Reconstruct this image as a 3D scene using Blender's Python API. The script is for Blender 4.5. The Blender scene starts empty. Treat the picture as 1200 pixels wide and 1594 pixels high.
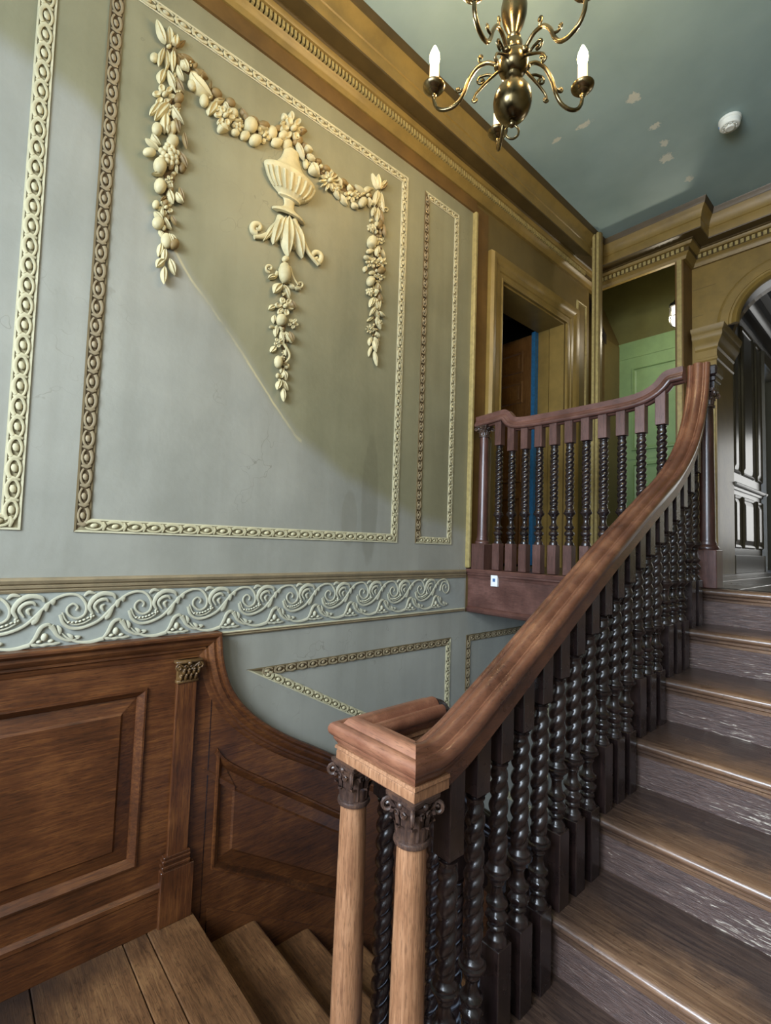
import bpy, math, random
from mathutils import Vector, Matrix
S = bpy.context.scene
COL = S.collection
rnd = random.Random(7)
PI = math.pi

# ------------------------------------------------------------------ camera
F = 755.19                                   # focal length in pixels of the 1200x1594 frame
EYE = Vector((2.05, 0.0, 1.507))
RX = Vector((0.66270, 0.74440, 0.03350)); RY = Vector((-0.02470, 0.06670, -0.99750)); RZ = Vector((-0.74480, 0.66020, 0.06290))
cam = bpy.data.objects.new('camera', bpy.data.cameras.new('camera'))
COL.objects.link(cam)
m3 = Matrix((RX, -RY, -RZ)).transposed()
m4 = m3.to_quaternion().to_matrix().to_4x4(); m4.translation = EYE
cam.matrix_world = m4
cam.data.sensor_fit = 'VERTICAL'; cam.data.sensor_height = 36.0
cam.data.lens = F * 36.0 / 1594.0
cam.data.clip_start = 0.02
S.camera = cam

# ------------------------------------------------------------------ world, daylight, exposure
S.view_settings.view_transform = 'Standard'; S.view_settings.look = 'None'
S.view_settings.exposure = 0.90; S.view_settings.gamma = 1.0; S.view_settings.use_curve_mapping = False
w = bpy.data.worlds.new('sky'); S.world = w; w.use_nodes = True
w.node_tree.nodes['Background'].inputs[0].default_value = (0.55, 0.72, 1.0, 1)
w.node_tree.nodes['Background'].inputs[1].default_value = 0.6

def area(name, loc, to, sx, sy, power, col):
    l = bpy.data.lights.new(name, 'AREA'); l.shape = 'RECTANGLE'; l.size = sx; l.size_y = sy
    l.energy = power; l.color = col
    o = bpy.data.objects.new(name, l); COL.objects.link(o); o.location = loc
    o.rotation_euler = (Vector(to) - Vector(loc)).to_track_quat('-Z', 'Y').to_euler()
    return o
def point(name, loc, r, power, col):
    l = bpy.data.lights.new(name, 'POINT'); l.energy = power; l.color = col; l.shadow_soft_size = r
    o = bpy.data.objects.new(name, l); COL.objects.link(o); o.location = loc
    return o
# daylight at the landing window behind the camera, an added fill window beside it, and the passage window
area('window_daylight', (1.35, -2.5, 3.0), (1.0, 2.0, 1.3), 2.2, 2.2, 350, (0.73, 0.86, 1.0))
area('window_daylight', (2.42, -1.70, 2.45), (2.2, 3.0, 1.95), 0.75, 1.7, 34, (0.76, 0.87, 1.0))  # right-hand lamp added as fill, also feeds the glare on the nosings
area('passage_daylight', (1.75, 8.02, 2.35), (1.6, 4.0, 2.1), 0.95, 1.5, 8.5, (0.95, 0.95, 0.92))

# ------------------------------------------------------------------ helpers
def px(x, y, X=0.0):
    """(y, z) of the point of the plane x = X seen at a pixel of the photograph (a tape measure for the wall)"""
    d = RX * ((x - 600) / F) + RY * ((y - 797) / F) + RZ
    t = (X - EYE.x) / d.x
    return (EYE.y + d.y * t, EYE.z + d.z * t)

def nd(nt, typ, **kw):
    n = nt.nodes.new(typ)
    for k, v in kw.items():
        if k in n.inputs.keys(): n.inputs[k].default_value = v
        else: setattr(n, k, v)
    return n
def new_mat(name):
    m = bpy.data.materials.new(name); m.use_nodes = True
    nt = m.node_tree; return m, nt, nt.nodes['Principled BSDF'], nt.links
def ramp(nt, stops):
    r = nt.nodes.new('ShaderNodeValToRGB'); e = r.color_ramp.elements
    while len(e) < len(stops): e.new(0.5)
    for i, (p, c) in enumerate(stops):
        e[i].position = p; e[i].color = (c[0], c[1], c[2], 1)
    return r
def srgb(r, g, b):
    f = lambda c: (c / 255 / 12.92) if c <= 10 else ((c / 255 + 0.055) / 1.055) ** 2.4
    return (f(r), f(g), f(b))
def math_(nt, op, a, b=None, c=None, clamp=False):
    n = nt.nodes.new('ShaderNodeMath'); n.operation = op; n.use_clamp = clamp
    for i, v in enumerate((a, b, c)):
        if v is None: continue
        if hasattr(v, 'default_value') or hasattr(v, 'links'): nt.links.new(v, n.inputs[i])
        else: n.inputs[i].default_value = v
    return n.outputs[0]
def mixc(nt, fac, a, b, mode='MIX'):
    n = nt.nodes.new('ShaderNodeMix'); n.data_type = 'RGBA'; n.blend_type = mode
    for s, v in ((0, fac), (6, a), (7, b)):
        if hasattr(v, 'links'): nt.links.new(v, n.inputs[s])
        elif isinstance(v, (int, float)): n.inputs[s].default_value = v
        else: n.inputs[s].default_value = (v[0], v[1], v[2], 1)
    return n.outputs[2]

def wood(name, dark, mid, light, axis='X', rough=0.4, scale=1.0, bump=0.25, coat=0.0, blotch=0.5, stretch=14):
    m, nt, b, L = new_mat(name)
    tc = nd(nt, 'ShaderNodeTexCoord'); oi = nd(nt, 'ShaderNodeObjectInfo')
    off = nd(nt, 'ShaderNodeVectorMath', operation='ADD')
    rr = nd(nt, 'ShaderNodeVectorMath', operation='SCALE'); rr.inputs[0].default_value = (7.1, 3.7, 5.3)
    L.new(oi.outputs['Random'], rr.inputs[3]); L.new(tc.outputs['Object'], off.inputs[0]); L.new(rr.outputs[0], off.inputs[1])
    mp = nd(nt, 'ShaderNodeMapping'); s = [stretch * 7.5 * scale] * 3; s['XYZ'.index(axis)] = 7.0 * scale
    mp.inputs['Scale'].default_value = s; L.new(off.outputs[0], mp.inputs[0])
    n1 = nd(nt, 'ShaderNodeTexNoise', Scale=1.0, Detail=6.0, Roughness=0.62, Distortion=0.6); L.new(mp.outputs[0], n1.inputs[0])
    n2 = nd(nt, 'ShaderNodeTexNoise', Scale=4.5 * scale, Detail=4.0, Roughness=0.6); L.new(off.outputs[0], n2.inputs[0])
    mixf = math_(nt, 'ADD', math_(nt, 'MULTIPLY', n1.outputs[0], 1 - blotch), math_(nt, 'MULTIPLY', n2.outputs[0], blotch))
    r = ramp(nt, [(0.30, dark), (0.5, mid), (0.70, light)]); L.new(mixf, r.inputs[0])
    mp2 = nd(nt, 'ShaderNodeMapping'); s2 = [300 * scale] * 3; s2['XYZ'.index(axis)] = 28 * scale
    mp2.inputs['Scale'].default_value = s2; L.new(off.outputs[0], mp2.inputs[0])
    n3 = nd(nt, 'ShaderNodeTexNoise', Scale=1.0, Detail=3.0); L.new(mp2.outputs[0], n3.inputs[0])
    pore = ramp(nt, [(0.36, (0.55, 0.55, 0.55)), (0.45, (1, 1, 1))]); L.new(n3.outputs[0], pore.inputs[0])
    L.new(mixc(nt, 0.8, r.outputs[0], pore.outputs[0], 'MULTIPLY'), b.inputs['Base Color'])
    ro = nd(nt, 'ShaderNodeMapRange'); ro.inputs[3].default_value = max(0.08, rough - 0.12); ro.inputs[4].default_value = rough + 0.15
    L.new(n2.outputs[0], ro.inputs[0]); L.new(ro.outputs[0], b.inputs['Roughness'])
    bp = nd(nt, 'ShaderNodeBump', Strength=bump, Distance=0.002); L.new(n3.outputs[0], bp.inputs['Height']); L.new(bp.outputs[0], b.inputs['Normal'])
    b.inputs['Coat Weight'].default_value = coat; b.inputs['Coat Roughness'].default_value = 0.22
    return m

def paint(name, col, var=0.12, rough=0.5, bump=0.15, scale=6.0, metallic=0.0, drag=None):
    m, nt, b, L = new_mat(name)
    tc = nd(nt, 'ShaderNodeTexCoord')
    n = nd(nt, 'ShaderNodeTexNoise', Scale=scale, Detail=7.0, Roughness=0.65); L.new(tc.outputs['Object'], n.inputs[0])
    lo = [c * (1 - var * 2) for c in col]; hi = [min(1, c * (1 + var)) for c in col]
    r = ramp(nt, [(0.3, lo), (0.62, hi)]); L.new(n.outputs[0], r.inputs[0]); L.new(r.outputs[0], b.inputs['Base Color'])
    n2 = nd(nt, 'ShaderNodeTexNoise', Scale=scale * 9, Detail=4.0); L.new(tc.outputs['Object'], n2.inputs[0])
    bp = nd(nt, 'ShaderNodeBump', Strength=bump, Distance=0.003); L.new(n2.outputs[0], bp.inputs['Height']); L.new(bp.outputs[0], b.inputs['Normal'])
    b.inputs['Roughness'].default_value = rough; b.inputs['Metallic'].default_value = metallic
    return m
def plain(name, col, rough=0.5, metallic=0.0, emit=0.0, ecol=None):
    m, nt, b, L = new_mat(name)
    b.inputs['Base Color'].default_value = (*col, 1); b.inputs['Roughness'].default_value = rough; b.inputs['Metallic'].default_value = metallic
    if emit:
        b.inputs['Emission Color'].default_value = (*(ecol or col), 1); b.inputs['Emission Strength'].default_value = emit
    return m

class MB:
    def __init__(s): s.v = []; s.f = []
    def add(s, v, f):
        o = len(s.v); s.v += [tuple(p) for p in v]; s.f += [tuple(i + o for i in q) for q in f]; return s
    def box(s, x0, x1, y0, y1, z0, z1, c=0.0):
        if c <= 0:
            v = [(x, y, z) for x in (x0, x1) for y in (y0, y1) for z in (z0, z1)]
            return s.add(v, [(0, 1, 3, 2), (4, 6, 7, 5), (0, 4, 5, 1), (2, 3, 7, 6), (0, 2, 6, 4), (1, 5, 7, 3)])
        lo = (x0, y0, z0); hi = (x1, y1, z1); v = []; idx = {}
        for sx in (0, 1):
            for sy in (0, 1):
                for sz in (0, 1):
                    sg = (sx, sy, sz)
                    for a in range(3):
                        p = []
                        for k in range(3):
                            e = hi[k] if sg[k] else lo[k]
                            if k != a: e += -c if sg[k] else c
                            p.append(e)
                        idx[sg + (a,)] = len(v); v.append(p)
        f = []
        for a in range(3):
            b, d = (a + 1) % 3, (a + 2) % 3
            for sa in (0, 1):
                q = []
                for (i, j) in ((0, 0), (1, 0), (1, 1), (0, 1)):
                    sg = [0, 0, 0]; sg[a] = sa; sg[b] = i; sg[d] = j; q.append(idx[tuple(sg) + (a,)])
                f.append(q if sa else q[::-1])
            for i in (0, 1):
                for j in (0, 1):
                    g0 = [0, 0, 0]; g1 = [0, 0, 0]; g0[b] = g1[b] = i; g0[d] = g1[d] = j; g1[a] = 1
                    q = [idx[tuple(g0) + (b,)], idx[tuple(g1) + (b,)], idx[tuple(g1) + (d,)], idx[tuple(g0) + (d,)]]
                    f.append(q if i != j else q[::-1])
        for sg in [(a, b, d) for a in (0, 1) for b in (0, 1) for d in (0, 1)]:
            q = [idx[sg + (0,)], idx[sg + (1,)], idx[sg + (2,)]]
            f.append(q if sum(sg) % 2 else q[::-1])
        return s.add(v, f)
    def prism(s, poly, axis, a0, a1):
        """2D polygon extruded along an axis: axis 0 -> poly is (y,z); 1 -> (x,z); 2 -> (x,y)"""
        n = len(poly); v = []
        for a in (a0, a1):
            for p in poly:
                q = [p[0], p[1]]; q.insert(axis, a); v.append(q)
        f = [tuple(range(n))[::-1], tuple(range(n, 2 * n))]
        for i in range(n):
            j = (i + 1) % n; f.append((i, j, n + j, n + i))
        return s.add(v, f)
    def rings(s, R, closed=True, cap=True):
        n = len(R[0]); v = [p for r in R for p in r]; f = []
        for i in range(len(R) - 1):
            for k in range(n if closed else n - 1):
                j = (k + 1) % n
                f.append((i * n + k, i * n + j, (i + 1) * n + j, (i + 1) * n + k))
        if cap:
            f.append(tuple(range(n))[::-1]); f.append(tuple(range((len(R) - 1) * n, len(R) * n)))
        return s.add(v, f)
    def lathe(s, prof, cx=0, cy=0, n=16, cap=True, fn=None):
        R = []
        for (r, z) in prof:
            R.append([(cx + (r * (fn(k * 2 * PI / n, z) if fn else 1)) * math.cos(k * 2 * PI / n),
                       cy + (r * (fn(k * 2 * PI / n, z) if fn else 1)) * math.sin(k * 2 * PI / n), z) for k in range(n)])
        return s.rings(R, True, cap)
    def tube(s, path, rad, n=8, flat=None, cap=True):
        P = [Vector(p) for p in path]; R = []; prev = None
        for i, p in enumerate(P):
            t = (P[min(i + 1, len(P) - 1)] - P[max(i - 1, 0)]).normalized()
            if prev is None:
                a = Vector((1, 0, 0)) if abs(t.x) < 0.8 else Vector((0, 0, 1)); u = (a - t * a.dot(t)).normalized()
            else:
                u = prev - t * prev.dot(t)
                u = u.normalized() if u.length > 1e-6 else prev
            prev = u; w_ = t.cross(u)
            r = rad(i / (len(P) - 1)) if callable(rad) else rad
            fx = flat or 1.0
            R.append([p + u * (r * fx * math.cos(a)) + w_ * (r * math.sin(a)) for a in [k * 2 * PI / n for k in range(n)]])
        return s.rings(R, True, cap)
    def ell(s, c, ax, ay, az, n=10, m=6, half=False):
        """ellipsoid: centre and three half-axis vectors; half -> only the ax > 0 dome (down to -0.3)"""
        c = Vector(c); ax = Vector(ax); ay = Vector(ay); az = Vector(az); R = []
        a0 = -0.3 if half else -PI / 2
        for i in range(m + 1):
            t = a0 + (PI / 2 - a0) * i / m
            t = min(max(t, -PI / 2 + 0.03), PI / 2 - 0.03)
            R.append([c + ax * math.sin(t) + (ay * math.cos(k * 2 * PI / n) + az * math.sin(k * 2 * PI / n)) * math.cos(t) for k in range(n)])
        return s.rings(R, True, True)
    def sweep(s, path, N, prof, flip=1, cap=True, closed=False, drop=False, first=None):
        """profile points (p, q): p along N, q along cross(N, tangent)*flip, mitred at the corners"""
        P = [Vector(p) for p in path]; N = Vector(N); n = len(P); R = []
        segs = [(P[(i + 1) % n] - P[i]).normalized() for i in range(n if closed else n - 1)]
        for i in range(n):
            if closed: t0, t1 = segs[i - 1], segs[i]
            else: t0, t1 = segs[max(i - 1, 0)], segs[min(i, n - 2)]
            n0 = N.cross(t0).normalized() * flip; n1 = N.cross(t1).normalized() * flip
            b = (n0 + n1).normalized(); k = 1 / max(0.35, b.dot(n0))
            R.append([P[i] + N * p + b * (q * k) for (p, q) in prof])
        if drop: R.pop()
        if first: R[0] = first
        s.last = R[-1]
        if closed: R.append(R[0]); cap = False
        return s.rings(R, True, cap)
    def mesh(s, name, mat, smooth=40):
        me = bpy.data.meshes.new(name); me.from_pydata(s.v, [], s.f); me.validate(); me.update()
        if mat: me.materials.append(mat)
        import bmesh
        bm = bmesh.new(); bm.from_mesh(me); bmesh.ops.recalc_face_normals(bm, faces=bm.faces); bm.to_mesh(me); bm.free()
        if smooth:
            me.polygons.foreach_set('use_smooth', [True] * len(me.polygons)); me.set_sharp_from_angle(angle=math.radians(smooth))
        return me
    def build(s, name, mat, parent=None, smooth=40, loc=None):
        return link(name, s.mesh(name, mat, smooth), parent, loc)

def link(name, me, parent=None, loc=None):
    o = bpy.data.objects.new(name, me); COL.objects.link(o)
    if parent: o.parent = parent
    if loc: o.location = loc
    return o
def tag(o, label=None, cat=None, group=None, kind=None):
    if label: o['label'] = label
    if cat: o['category'] = cat
    if group: o['group'] = group
    if kind: o['kind'] = kind
    return o
def empty(name, loc, label=None, cat=None, group=None, kind=None):
    o = bpy.data.objects.new(name, None); COL.objects.link(o); o.location = loc; o.empty_display_size = 0.05
    return tag(o, label, cat, group, kind)
def relbuild(mb, name, mat, parent, smooth=40):
    """world-coordinate mesh under a located, unrotated parent"""
    o = mb.build(name, mat, parent, smooth); p = parent; off = Vector((0, 0, 0))
    while p: off += p.location; p = p.parent
    o.location = -off
    return o
def dup(root, loc=None):
    r = root.copy(); COL.objects.link(r)
    if loc: r.location = loc
    for ch in root.children:
        c = ch.copy(); COL.objects.link(c); c.parent = r
        for g in ch.children:
            d = g.copy(); COL.objects.link(d); d.parent = c
    return r
def inset(poly, d):
    n = len(poly); area2 = sum(poly[i][0] * poly[(i + 1) % n][1] - poly[(i + 1) % n][0] * poly[i][1] for i in range(n)); sg = 1 if area2 > 0 else -1
    out = []
    for i in range(n):
        a, b, c = (Vector(poly[i - 1]), Vector(poly[i]), Vector(poly[(i + 1) % n]))
        t0 = (b - a).normalized(); t1 = (c - b).normalized()
        n0 = Vector((-t0.y, t0.x)) * sg; n1 = Vector((-t1.y, t1.x)) * sg
        bb = (n0 + n1).normalized(); out.append(tuple(b + bb * (d / max(0.3, bb.dot(n0)))))
    return out
def catmull(P, n=6):
    P = [Vector(p) for p in P]; Q = [P[0] * 2 - P[1]] + P + [P[-1] * 2 - P[-2]]; out = []
    for i in range(1, len(Q) - 2):
        a, b, c, d = Q[i - 1:i + 3]
        for k in range(n):
            t = k / n
            out.append(0.5 * ((2 * b) + (c - a) * t + (2 * a - 5 * b + 4 * c - d) * t * t + (-a + 3 * b - 3 * c + d) * t ** 3))
    out.append(P[-1]); return out

# ------------------------------------------------------------------ materials
OAK = wood('panel oak', srgb(40, 20, 8), srgb(84, 46, 20), srgb(124, 76, 36), 'Y', 0.42, 1.0, 0.3, 0.15)
OAKV = wood('panel oak upright', srgb(40, 20, 8), srgb(82, 44, 19), srgb(120, 73, 35), 'Z', 0.42, 1.0, 0.3, 0.15)
RAIL = wood('handrail wood', srgb(62, 34, 23), srgb(98, 60, 42), srgb(134, 90, 62), 'Y', 0.30, 1.3, 0.1, 0.4, 0.75, 5)
RAILX = wood('handrail wood cross', srgb(74, 40, 28), srgb(112, 70, 51), srgb(148, 102, 76), 'X', 0.32, 1.3, 0.1, 0.3, 0.7, 6)
DARK = wood('baluster wood', srgb(16, 11, 11), srgb(32, 22, 21), srgb(54, 38, 34), 'Z', 0.26, 1.5, 0.15, 0.35)
RED = wood('landing rail wood', srgb(54, 32, 27), srgb(88, 57, 49), srgb(118, 82, 72), 'X', 0.36, 1.2, 0.12, 0.25, 0.75, 6)
REDZ = wood('landing post wood', srgb(52, 31, 27), srgb(82, 53, 46), srgb(108, 76, 68), 'Z', 0.34, 1.2, 0.12, 0.3)
NEWEL = wood('newel oak', srgb(96, 62, 42), srgb(140, 98, 68), srgb(172, 128, 94), 'Z', 0.42, 1.4, 0.25, 0.1, 0.35)
CARVE = wood('carved capital wood', srgb(30, 22, 20), srgb(62, 46, 40), srgb(110, 80, 60), 'Z', 0.34, 3.0, 0.3, 0.2)
PLASTER_CREAM = paint('cream relief', srgb(196, 182, 138), 0.10, 0.6, 0.1, 14)
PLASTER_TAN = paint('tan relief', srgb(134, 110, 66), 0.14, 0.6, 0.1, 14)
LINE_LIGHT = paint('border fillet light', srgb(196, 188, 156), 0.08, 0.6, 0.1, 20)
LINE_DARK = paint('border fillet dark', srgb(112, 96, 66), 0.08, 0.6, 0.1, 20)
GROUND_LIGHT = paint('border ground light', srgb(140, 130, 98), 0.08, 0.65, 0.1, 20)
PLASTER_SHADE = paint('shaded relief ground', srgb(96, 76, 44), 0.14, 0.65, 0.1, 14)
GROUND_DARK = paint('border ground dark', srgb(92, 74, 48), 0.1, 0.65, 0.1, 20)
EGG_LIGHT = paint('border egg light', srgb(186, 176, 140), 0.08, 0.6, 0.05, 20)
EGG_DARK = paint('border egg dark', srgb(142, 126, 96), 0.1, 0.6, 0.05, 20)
FRIEZE_GROUND = paint('frieze ground', srgb(147, 149, 140), 0.06, 0.65, 0.1, 8)
FRIEZE_WHITE = paint('frieze scrollwork', srgb(182, 178, 154), 0.07, 0.6, 0.08, 20)
FRIEZE_BROWN = paint('frieze moulding', srgb(132, 116, 88), 0.10, 0.6, 0.08, 12)
GOLD = paint('olive gold paint', srgb(130, 106, 54), 0.12, 0.40, 0.2, 5)
GOLD_HI = paint('worn gold edge', srgb(160, 142, 90), 0.14, 0.4, 0.25, 30)
OLIVE = paint('olive brown paint', srgb(108, 90, 50), 0.10, 0.45, 0.2, 3)
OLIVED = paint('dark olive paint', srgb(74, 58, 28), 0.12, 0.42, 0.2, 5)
BROWNB = paint('brown cornice board', srgb(104, 76, 36), 0.16, 0.5, 0.2, 4)
GREEN = paint('pale green paint', srgb(122, 148, 96), 0.08, 0.5, 0.12, 4)
OLIVEG = paint('olive green wall', srgb(96, 92, 44), 0.1, 0.6, 0.12, 3)
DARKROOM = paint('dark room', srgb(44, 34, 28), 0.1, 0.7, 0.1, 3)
DOORW = wood('door wood', srgb(84, 54, 26), srgb(112, 78, 40), srgb(134, 98, 54), 'Z', 0.45, 1.0, 0.15, 0.0)
BLUE = paint('blue edge paint', srgb(40, 104, 150), 0.15, 0.5, 0.3, 40)
HALL = paint('grey olive panel paint', srgb(88, 79, 60), 0.1, 0.30, 0.15, 3)
HALLD = paint('dark hall paint', srgb(58, 52, 44), 0.1, 0.3, 0.15, 3)
WHITE = plain('white plastic', srgb(225, 228, 220), 0.4)
BLACK = plain('black iron', srgb(24, 24, 22), 0.4, 0.3)
BLUEP = plain('blue print', srgb(70, 110, 160), 0.5)
CARD = plain('white card', srgb(232, 232, 230), 0.6)
CANDLE = plain('ivory candle sleeve', srgb(240, 226, 190), 0.5, 0, 0.9, srgb(255, 210, 140))
BULB = plain('lit bulb', (1, 0.85, 0.55), 0.3, 0, 34.0, (1.0, 0.74, 0.36))
LAMPGLASS = plain('lit lantern glass', (1, 0.95, 0.85), 0.3, 0, 0.7, (1.0, 0.94, 0.82))

def brass():
    m, nt, b, L = new_mat('aged brass')
    tc = nd(nt, 'ShaderNodeTexCoord'); n = nd(nt, 'ShaderNodeTexNoise', Scale=14.0, Detail=5.0); L.new(tc.outputs['Object'], n.inputs[0])
    r = ramp(nt, [(0.35, srgb(80, 69, 46)), (0.65, srgb(142, 124, 90))]); L.new(n.outputs[0], r.inputs[0]); L.new(r.outputs[0], b.inputs['Base Color'])
    b.inputs['Metallic'].default_value = 1.0
    ro = nd(nt, 'ShaderNodeMapRange'); ro.inputs[3].default_value = 0.14; ro.inputs[4].default_value = 0.34; L.new(n.outputs[0], ro.inputs[0]); L.new(ro.outputs[0], b.inputs['Roughness'])
    return m
BRASS = brass()

def tread_mat():
    """worn stair tread: object origin at the nosing, y runs to the back, x along the nosing"""
    m, nt, b, L = new_mat('worn tread')
    tc = nd(nt, 'ShaderNodeTexCoord'); oi = nd(nt, 'ShaderNodeObjectInfo'); sp = nd(nt, 'ShaderNodeSeparateXYZ'); L.new(tc.outputs['Object'], sp.inputs[0])
    off = nd(nt, 'ShaderNodeVectorMath', operation='ADD'); rr = nd(nt, 'ShaderNodeVectorMath', operation='SCALE'); rr.inputs[0].default_value = (9, 5, 3)
    L.new(oi.outputs['Random'], rr.inputs[3]); L.new(tc.outputs['Object'], off.inputs[0]); L.new(rr.outputs[0], off.inputs[1])
    mp = nd(nt, 'ShaderNodeMapping'); mp.inputs['Scale'].default_value = (8, 110, 110); L.new(off.outputs[0], mp.inputs[0])
    n1 = nd(nt, 'ShaderNodeTexNoise', Scale=1.0, Detail=6.0, Roughness=0.65, Distortion=0.5); L.new(mp.outputs[0], n1.inputs[0])
    n2 = nd(nt, 'ShaderNodeTexNoise', Scale=9.0, Detail=5.0, Roughness=0.6); L.new(off.outputs[0], n2.inputs[0])
    n3 = nd(nt, 'ShaderNodeTexNoise', Scale=70.0, Detail=3.0); L.new(off.outputs[0], n3.inputs[0])
    grain = ramp(nt, [(0.32, srgb(38, 28, 25)), (0.5, srgb(62, 47, 40)), (0.7, srgb(88, 68, 56))]); L.new(n1.outputs[0], grain.inputs[0])
    worn = ramp(nt, [(0.3, srgb(84, 60, 44)), (0.55, srgb(116, 86, 63)), (0.75, srgb(150, 120, 92))]); L.new(n1.outputs[0], worn.inputs[0])
    d = math_(nt, 'ADD', sp.outputs[1], math_(nt, 'MULTIPLY', math_(nt, 'SUBTRACT', n2.outputs[0], 0.5), 0.34))
    wy = nd(nt, 'ShaderNodeMapRange', interpolation_type='SMOOTHSTEP'); wy.inputs[1].default_value = 0.19; wy.inputs[2].default_value = 0.05; L.new(d, wy.inputs[0])
    wx = nd(nt, 'ShaderNodeMapRange', interpolation_type='SMOOTHSTEP'); wx.inputs[1].default_value = 0.0; wx.inputs[2].default_value = 0.35; L.new(sp.outputs[0], wx.inputs[0])
    fac = math_(nt, 'MULTIPLY', wy.outputs[0], wx.outputs[0])
    c = mixc(nt, fac, grain.outputs[0], worn.outputs[0])
    spk = ramp(nt, [(0.30, (0.45, 0.42, 0.4)), (0.38, (1, 1, 1))]); L.new(n3.outputs[0], spk.inputs[0])
    L.new(mixc(nt, 0.7, c, spk.outputs[0], 'MULTIPLY'), b.inputs['Base Color'])
    ro = nd(nt, 'ShaderNodeMapRange'); ro.inputs[3].default_value = 0.2; ro.inputs[4].default_value = 0.42; L.new(n2.outputs[0], ro.inputs[0]); L.new(ro.outputs[0], b.inputs['Roughness'])
    b.inputs['Coat Weight'].default_value = 0.6; b.inputs['Coat Roughness'].default_value = 0.2
    bp = nd(nt, 'ShaderNodeBump', Strength=0.45, Distance=0.004); L.new(n1.outputs[0], bp.inputs['Height']); L.new(bp.outputs[0], b.inputs['Normal'])
    return m
def riser_mat():
    m, nt, b, L = new_mat('scuffed riser')
    tc = nd(nt, 'ShaderNodeTexCoord'); oi = nd(nt, 'ShaderNodeObjectInfo'); sp = nd(nt, 'ShaderNodeSeparateXYZ'); L.new(tc.outputs['Object'], sp.inputs[0])
    off = nd(nt, 'ShaderNodeVectorMath', operation='ADD'); rr = nd(nt, 'ShaderNodeVectorMath', operation='SCALE'); rr.inputs[0].default_value = (9, 5, 3)
    L.new(oi.outputs['Random'], rr.inputs[3]); L.new(tc.outputs['Object'], off.inputs[0]); L.new(rr.outputs[0], off.inputs[1])
    mp = nd(nt, 'ShaderNodeMapping'); mp.inputs['Scale'].default_value = (17, 90, 160); L.new(off.outputs[0], mp.inputs[0])
    n1 = nd(nt, 'ShaderNodeTexNoise', Scale=1.0, Detail=6.0, Roughness=0.7, Distortion=0.8); L.new(mp.outputs[0], n1.inputs[0])
    n2 = nd(nt, 'ShaderNodeTexNoise', Scale=7.0, Detail=4.0); L.new(off.outputs[0], n2.inputs[0])
    base = ramp(nt, [(0.3, srgb(50, 36, 33)), (0.55, srgb(84, 64, 57)), (0.75, srgb(114, 92, 82))]); L.new(n1.outputs[0], base.inputs[0])
    # pale flakes: varnish chips and painted glare, densest low and off the left end
    zz = nd(nt, 'ShaderNodeMapRange', interpolation_type='SMOOTHSTEP'); zz.inputs[1].default_value = 0.13; zz.inputs[2].default_value = 0.03; L.new(sp.outputs[2], zz.inputs[0])
    xx = nd(nt, 'ShaderNodeMapRange', interpolation_type='SMOOTHSTEP'); xx.inputs[1].default_value = 0.05; xx.inputs[2].default_value = 0.5; L.new(sp.outputs[0], xx.inputs[0])
    k = math_(nt, 'ADD', math_(nt, 'ADD', n1.outputs[0], math_(nt, 'MULTIPLY', n2.outputs[0], 0.35)), math_(nt, 'MULTIPLY', math_(nt, 'ADD', zz.outputs[0], xx.outputs[0]), 0.07))
    fl = nd(nt, 'ShaderNodeMapRange'); fl.inputs[1].default_value = 0.87; fl.inputs[2].default_value = 0.94; L.new(k, fl.inputs[0])
    L.new(mixc(nt, fl.outputs[0], base.outputs[0], srgb(182, 170, 154)), b.inputs['Base Color'])
    ro = nd(nt, 'ShaderNodeMapRange'); ro.inputs[3].default_value = 0.25; ro.inputs[4].default_value = 0.5; L.new(n2.outputs[0], ro.inputs[0]); L.new(ro.outputs[0], b.inputs['Roughness'])
    bp = nd(nt, 'ShaderNodeBump', Strength=0.7, Distance=0.006); L.new(n1.outputs[0], bp.inputs['Height']); L.new(bp.outputs[0], b.inputs['Normal'])
    return m
TREAD = tread_mat(); RISER = riser_mat()
FLOORM = wood('floorboard', srgb(64, 42, 26), srgb(112, 77, 48), srgb(150, 110, 70), 'X', 0.45, 1.0, 0.5, 0.0, 0.5)
def grime_falloff(m):
    """old dirt and varnish left where nobody treads: along the panelled wall and at the dead end of the landing"""
    nt = m.node_tree; b = nt.nodes['Principled BSDF']; src = b.inputs['Base Color'].links[0].from_socket
    tc = nd(nt, 'ShaderNodeTexCoord'); ge = nd(nt, 'ShaderNodeNewGeometry'); sp = nd(nt, 'ShaderNodeSeparateXYZ'); nt.links.new(ge.outputs['Position'], sp.inputs[0])
    n = nd(nt, 'ShaderNodeTexNoise', Scale=7.0, Detail=6.0, Roughness=0.7); nt.links.new(tc.outputs['Object'], n.inputs[0])
    n2 = nd(nt, 'ShaderNodeTexNoise', Scale=60.0, Detail=4.0); nt.links.new(tc.outputs['Object'], n2.inputs[0])
    yy = math_(nt, 'MULTIPLY', math_(nt, 'MAXIMUM', sp.outputs[1], 0.0), 0.75)  # painted light falloff: boards darken towards the near end
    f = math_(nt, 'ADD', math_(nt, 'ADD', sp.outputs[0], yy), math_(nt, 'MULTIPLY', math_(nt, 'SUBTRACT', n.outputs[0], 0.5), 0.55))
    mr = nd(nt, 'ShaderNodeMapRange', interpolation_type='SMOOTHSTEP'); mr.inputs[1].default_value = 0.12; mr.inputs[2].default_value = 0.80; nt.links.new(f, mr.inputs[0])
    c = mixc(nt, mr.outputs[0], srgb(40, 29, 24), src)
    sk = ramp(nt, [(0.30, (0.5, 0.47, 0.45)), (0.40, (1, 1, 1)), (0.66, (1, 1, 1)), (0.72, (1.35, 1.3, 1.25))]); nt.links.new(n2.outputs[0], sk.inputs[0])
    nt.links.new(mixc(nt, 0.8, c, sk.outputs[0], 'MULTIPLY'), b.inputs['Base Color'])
grime_falloff(FLOORM)
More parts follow.
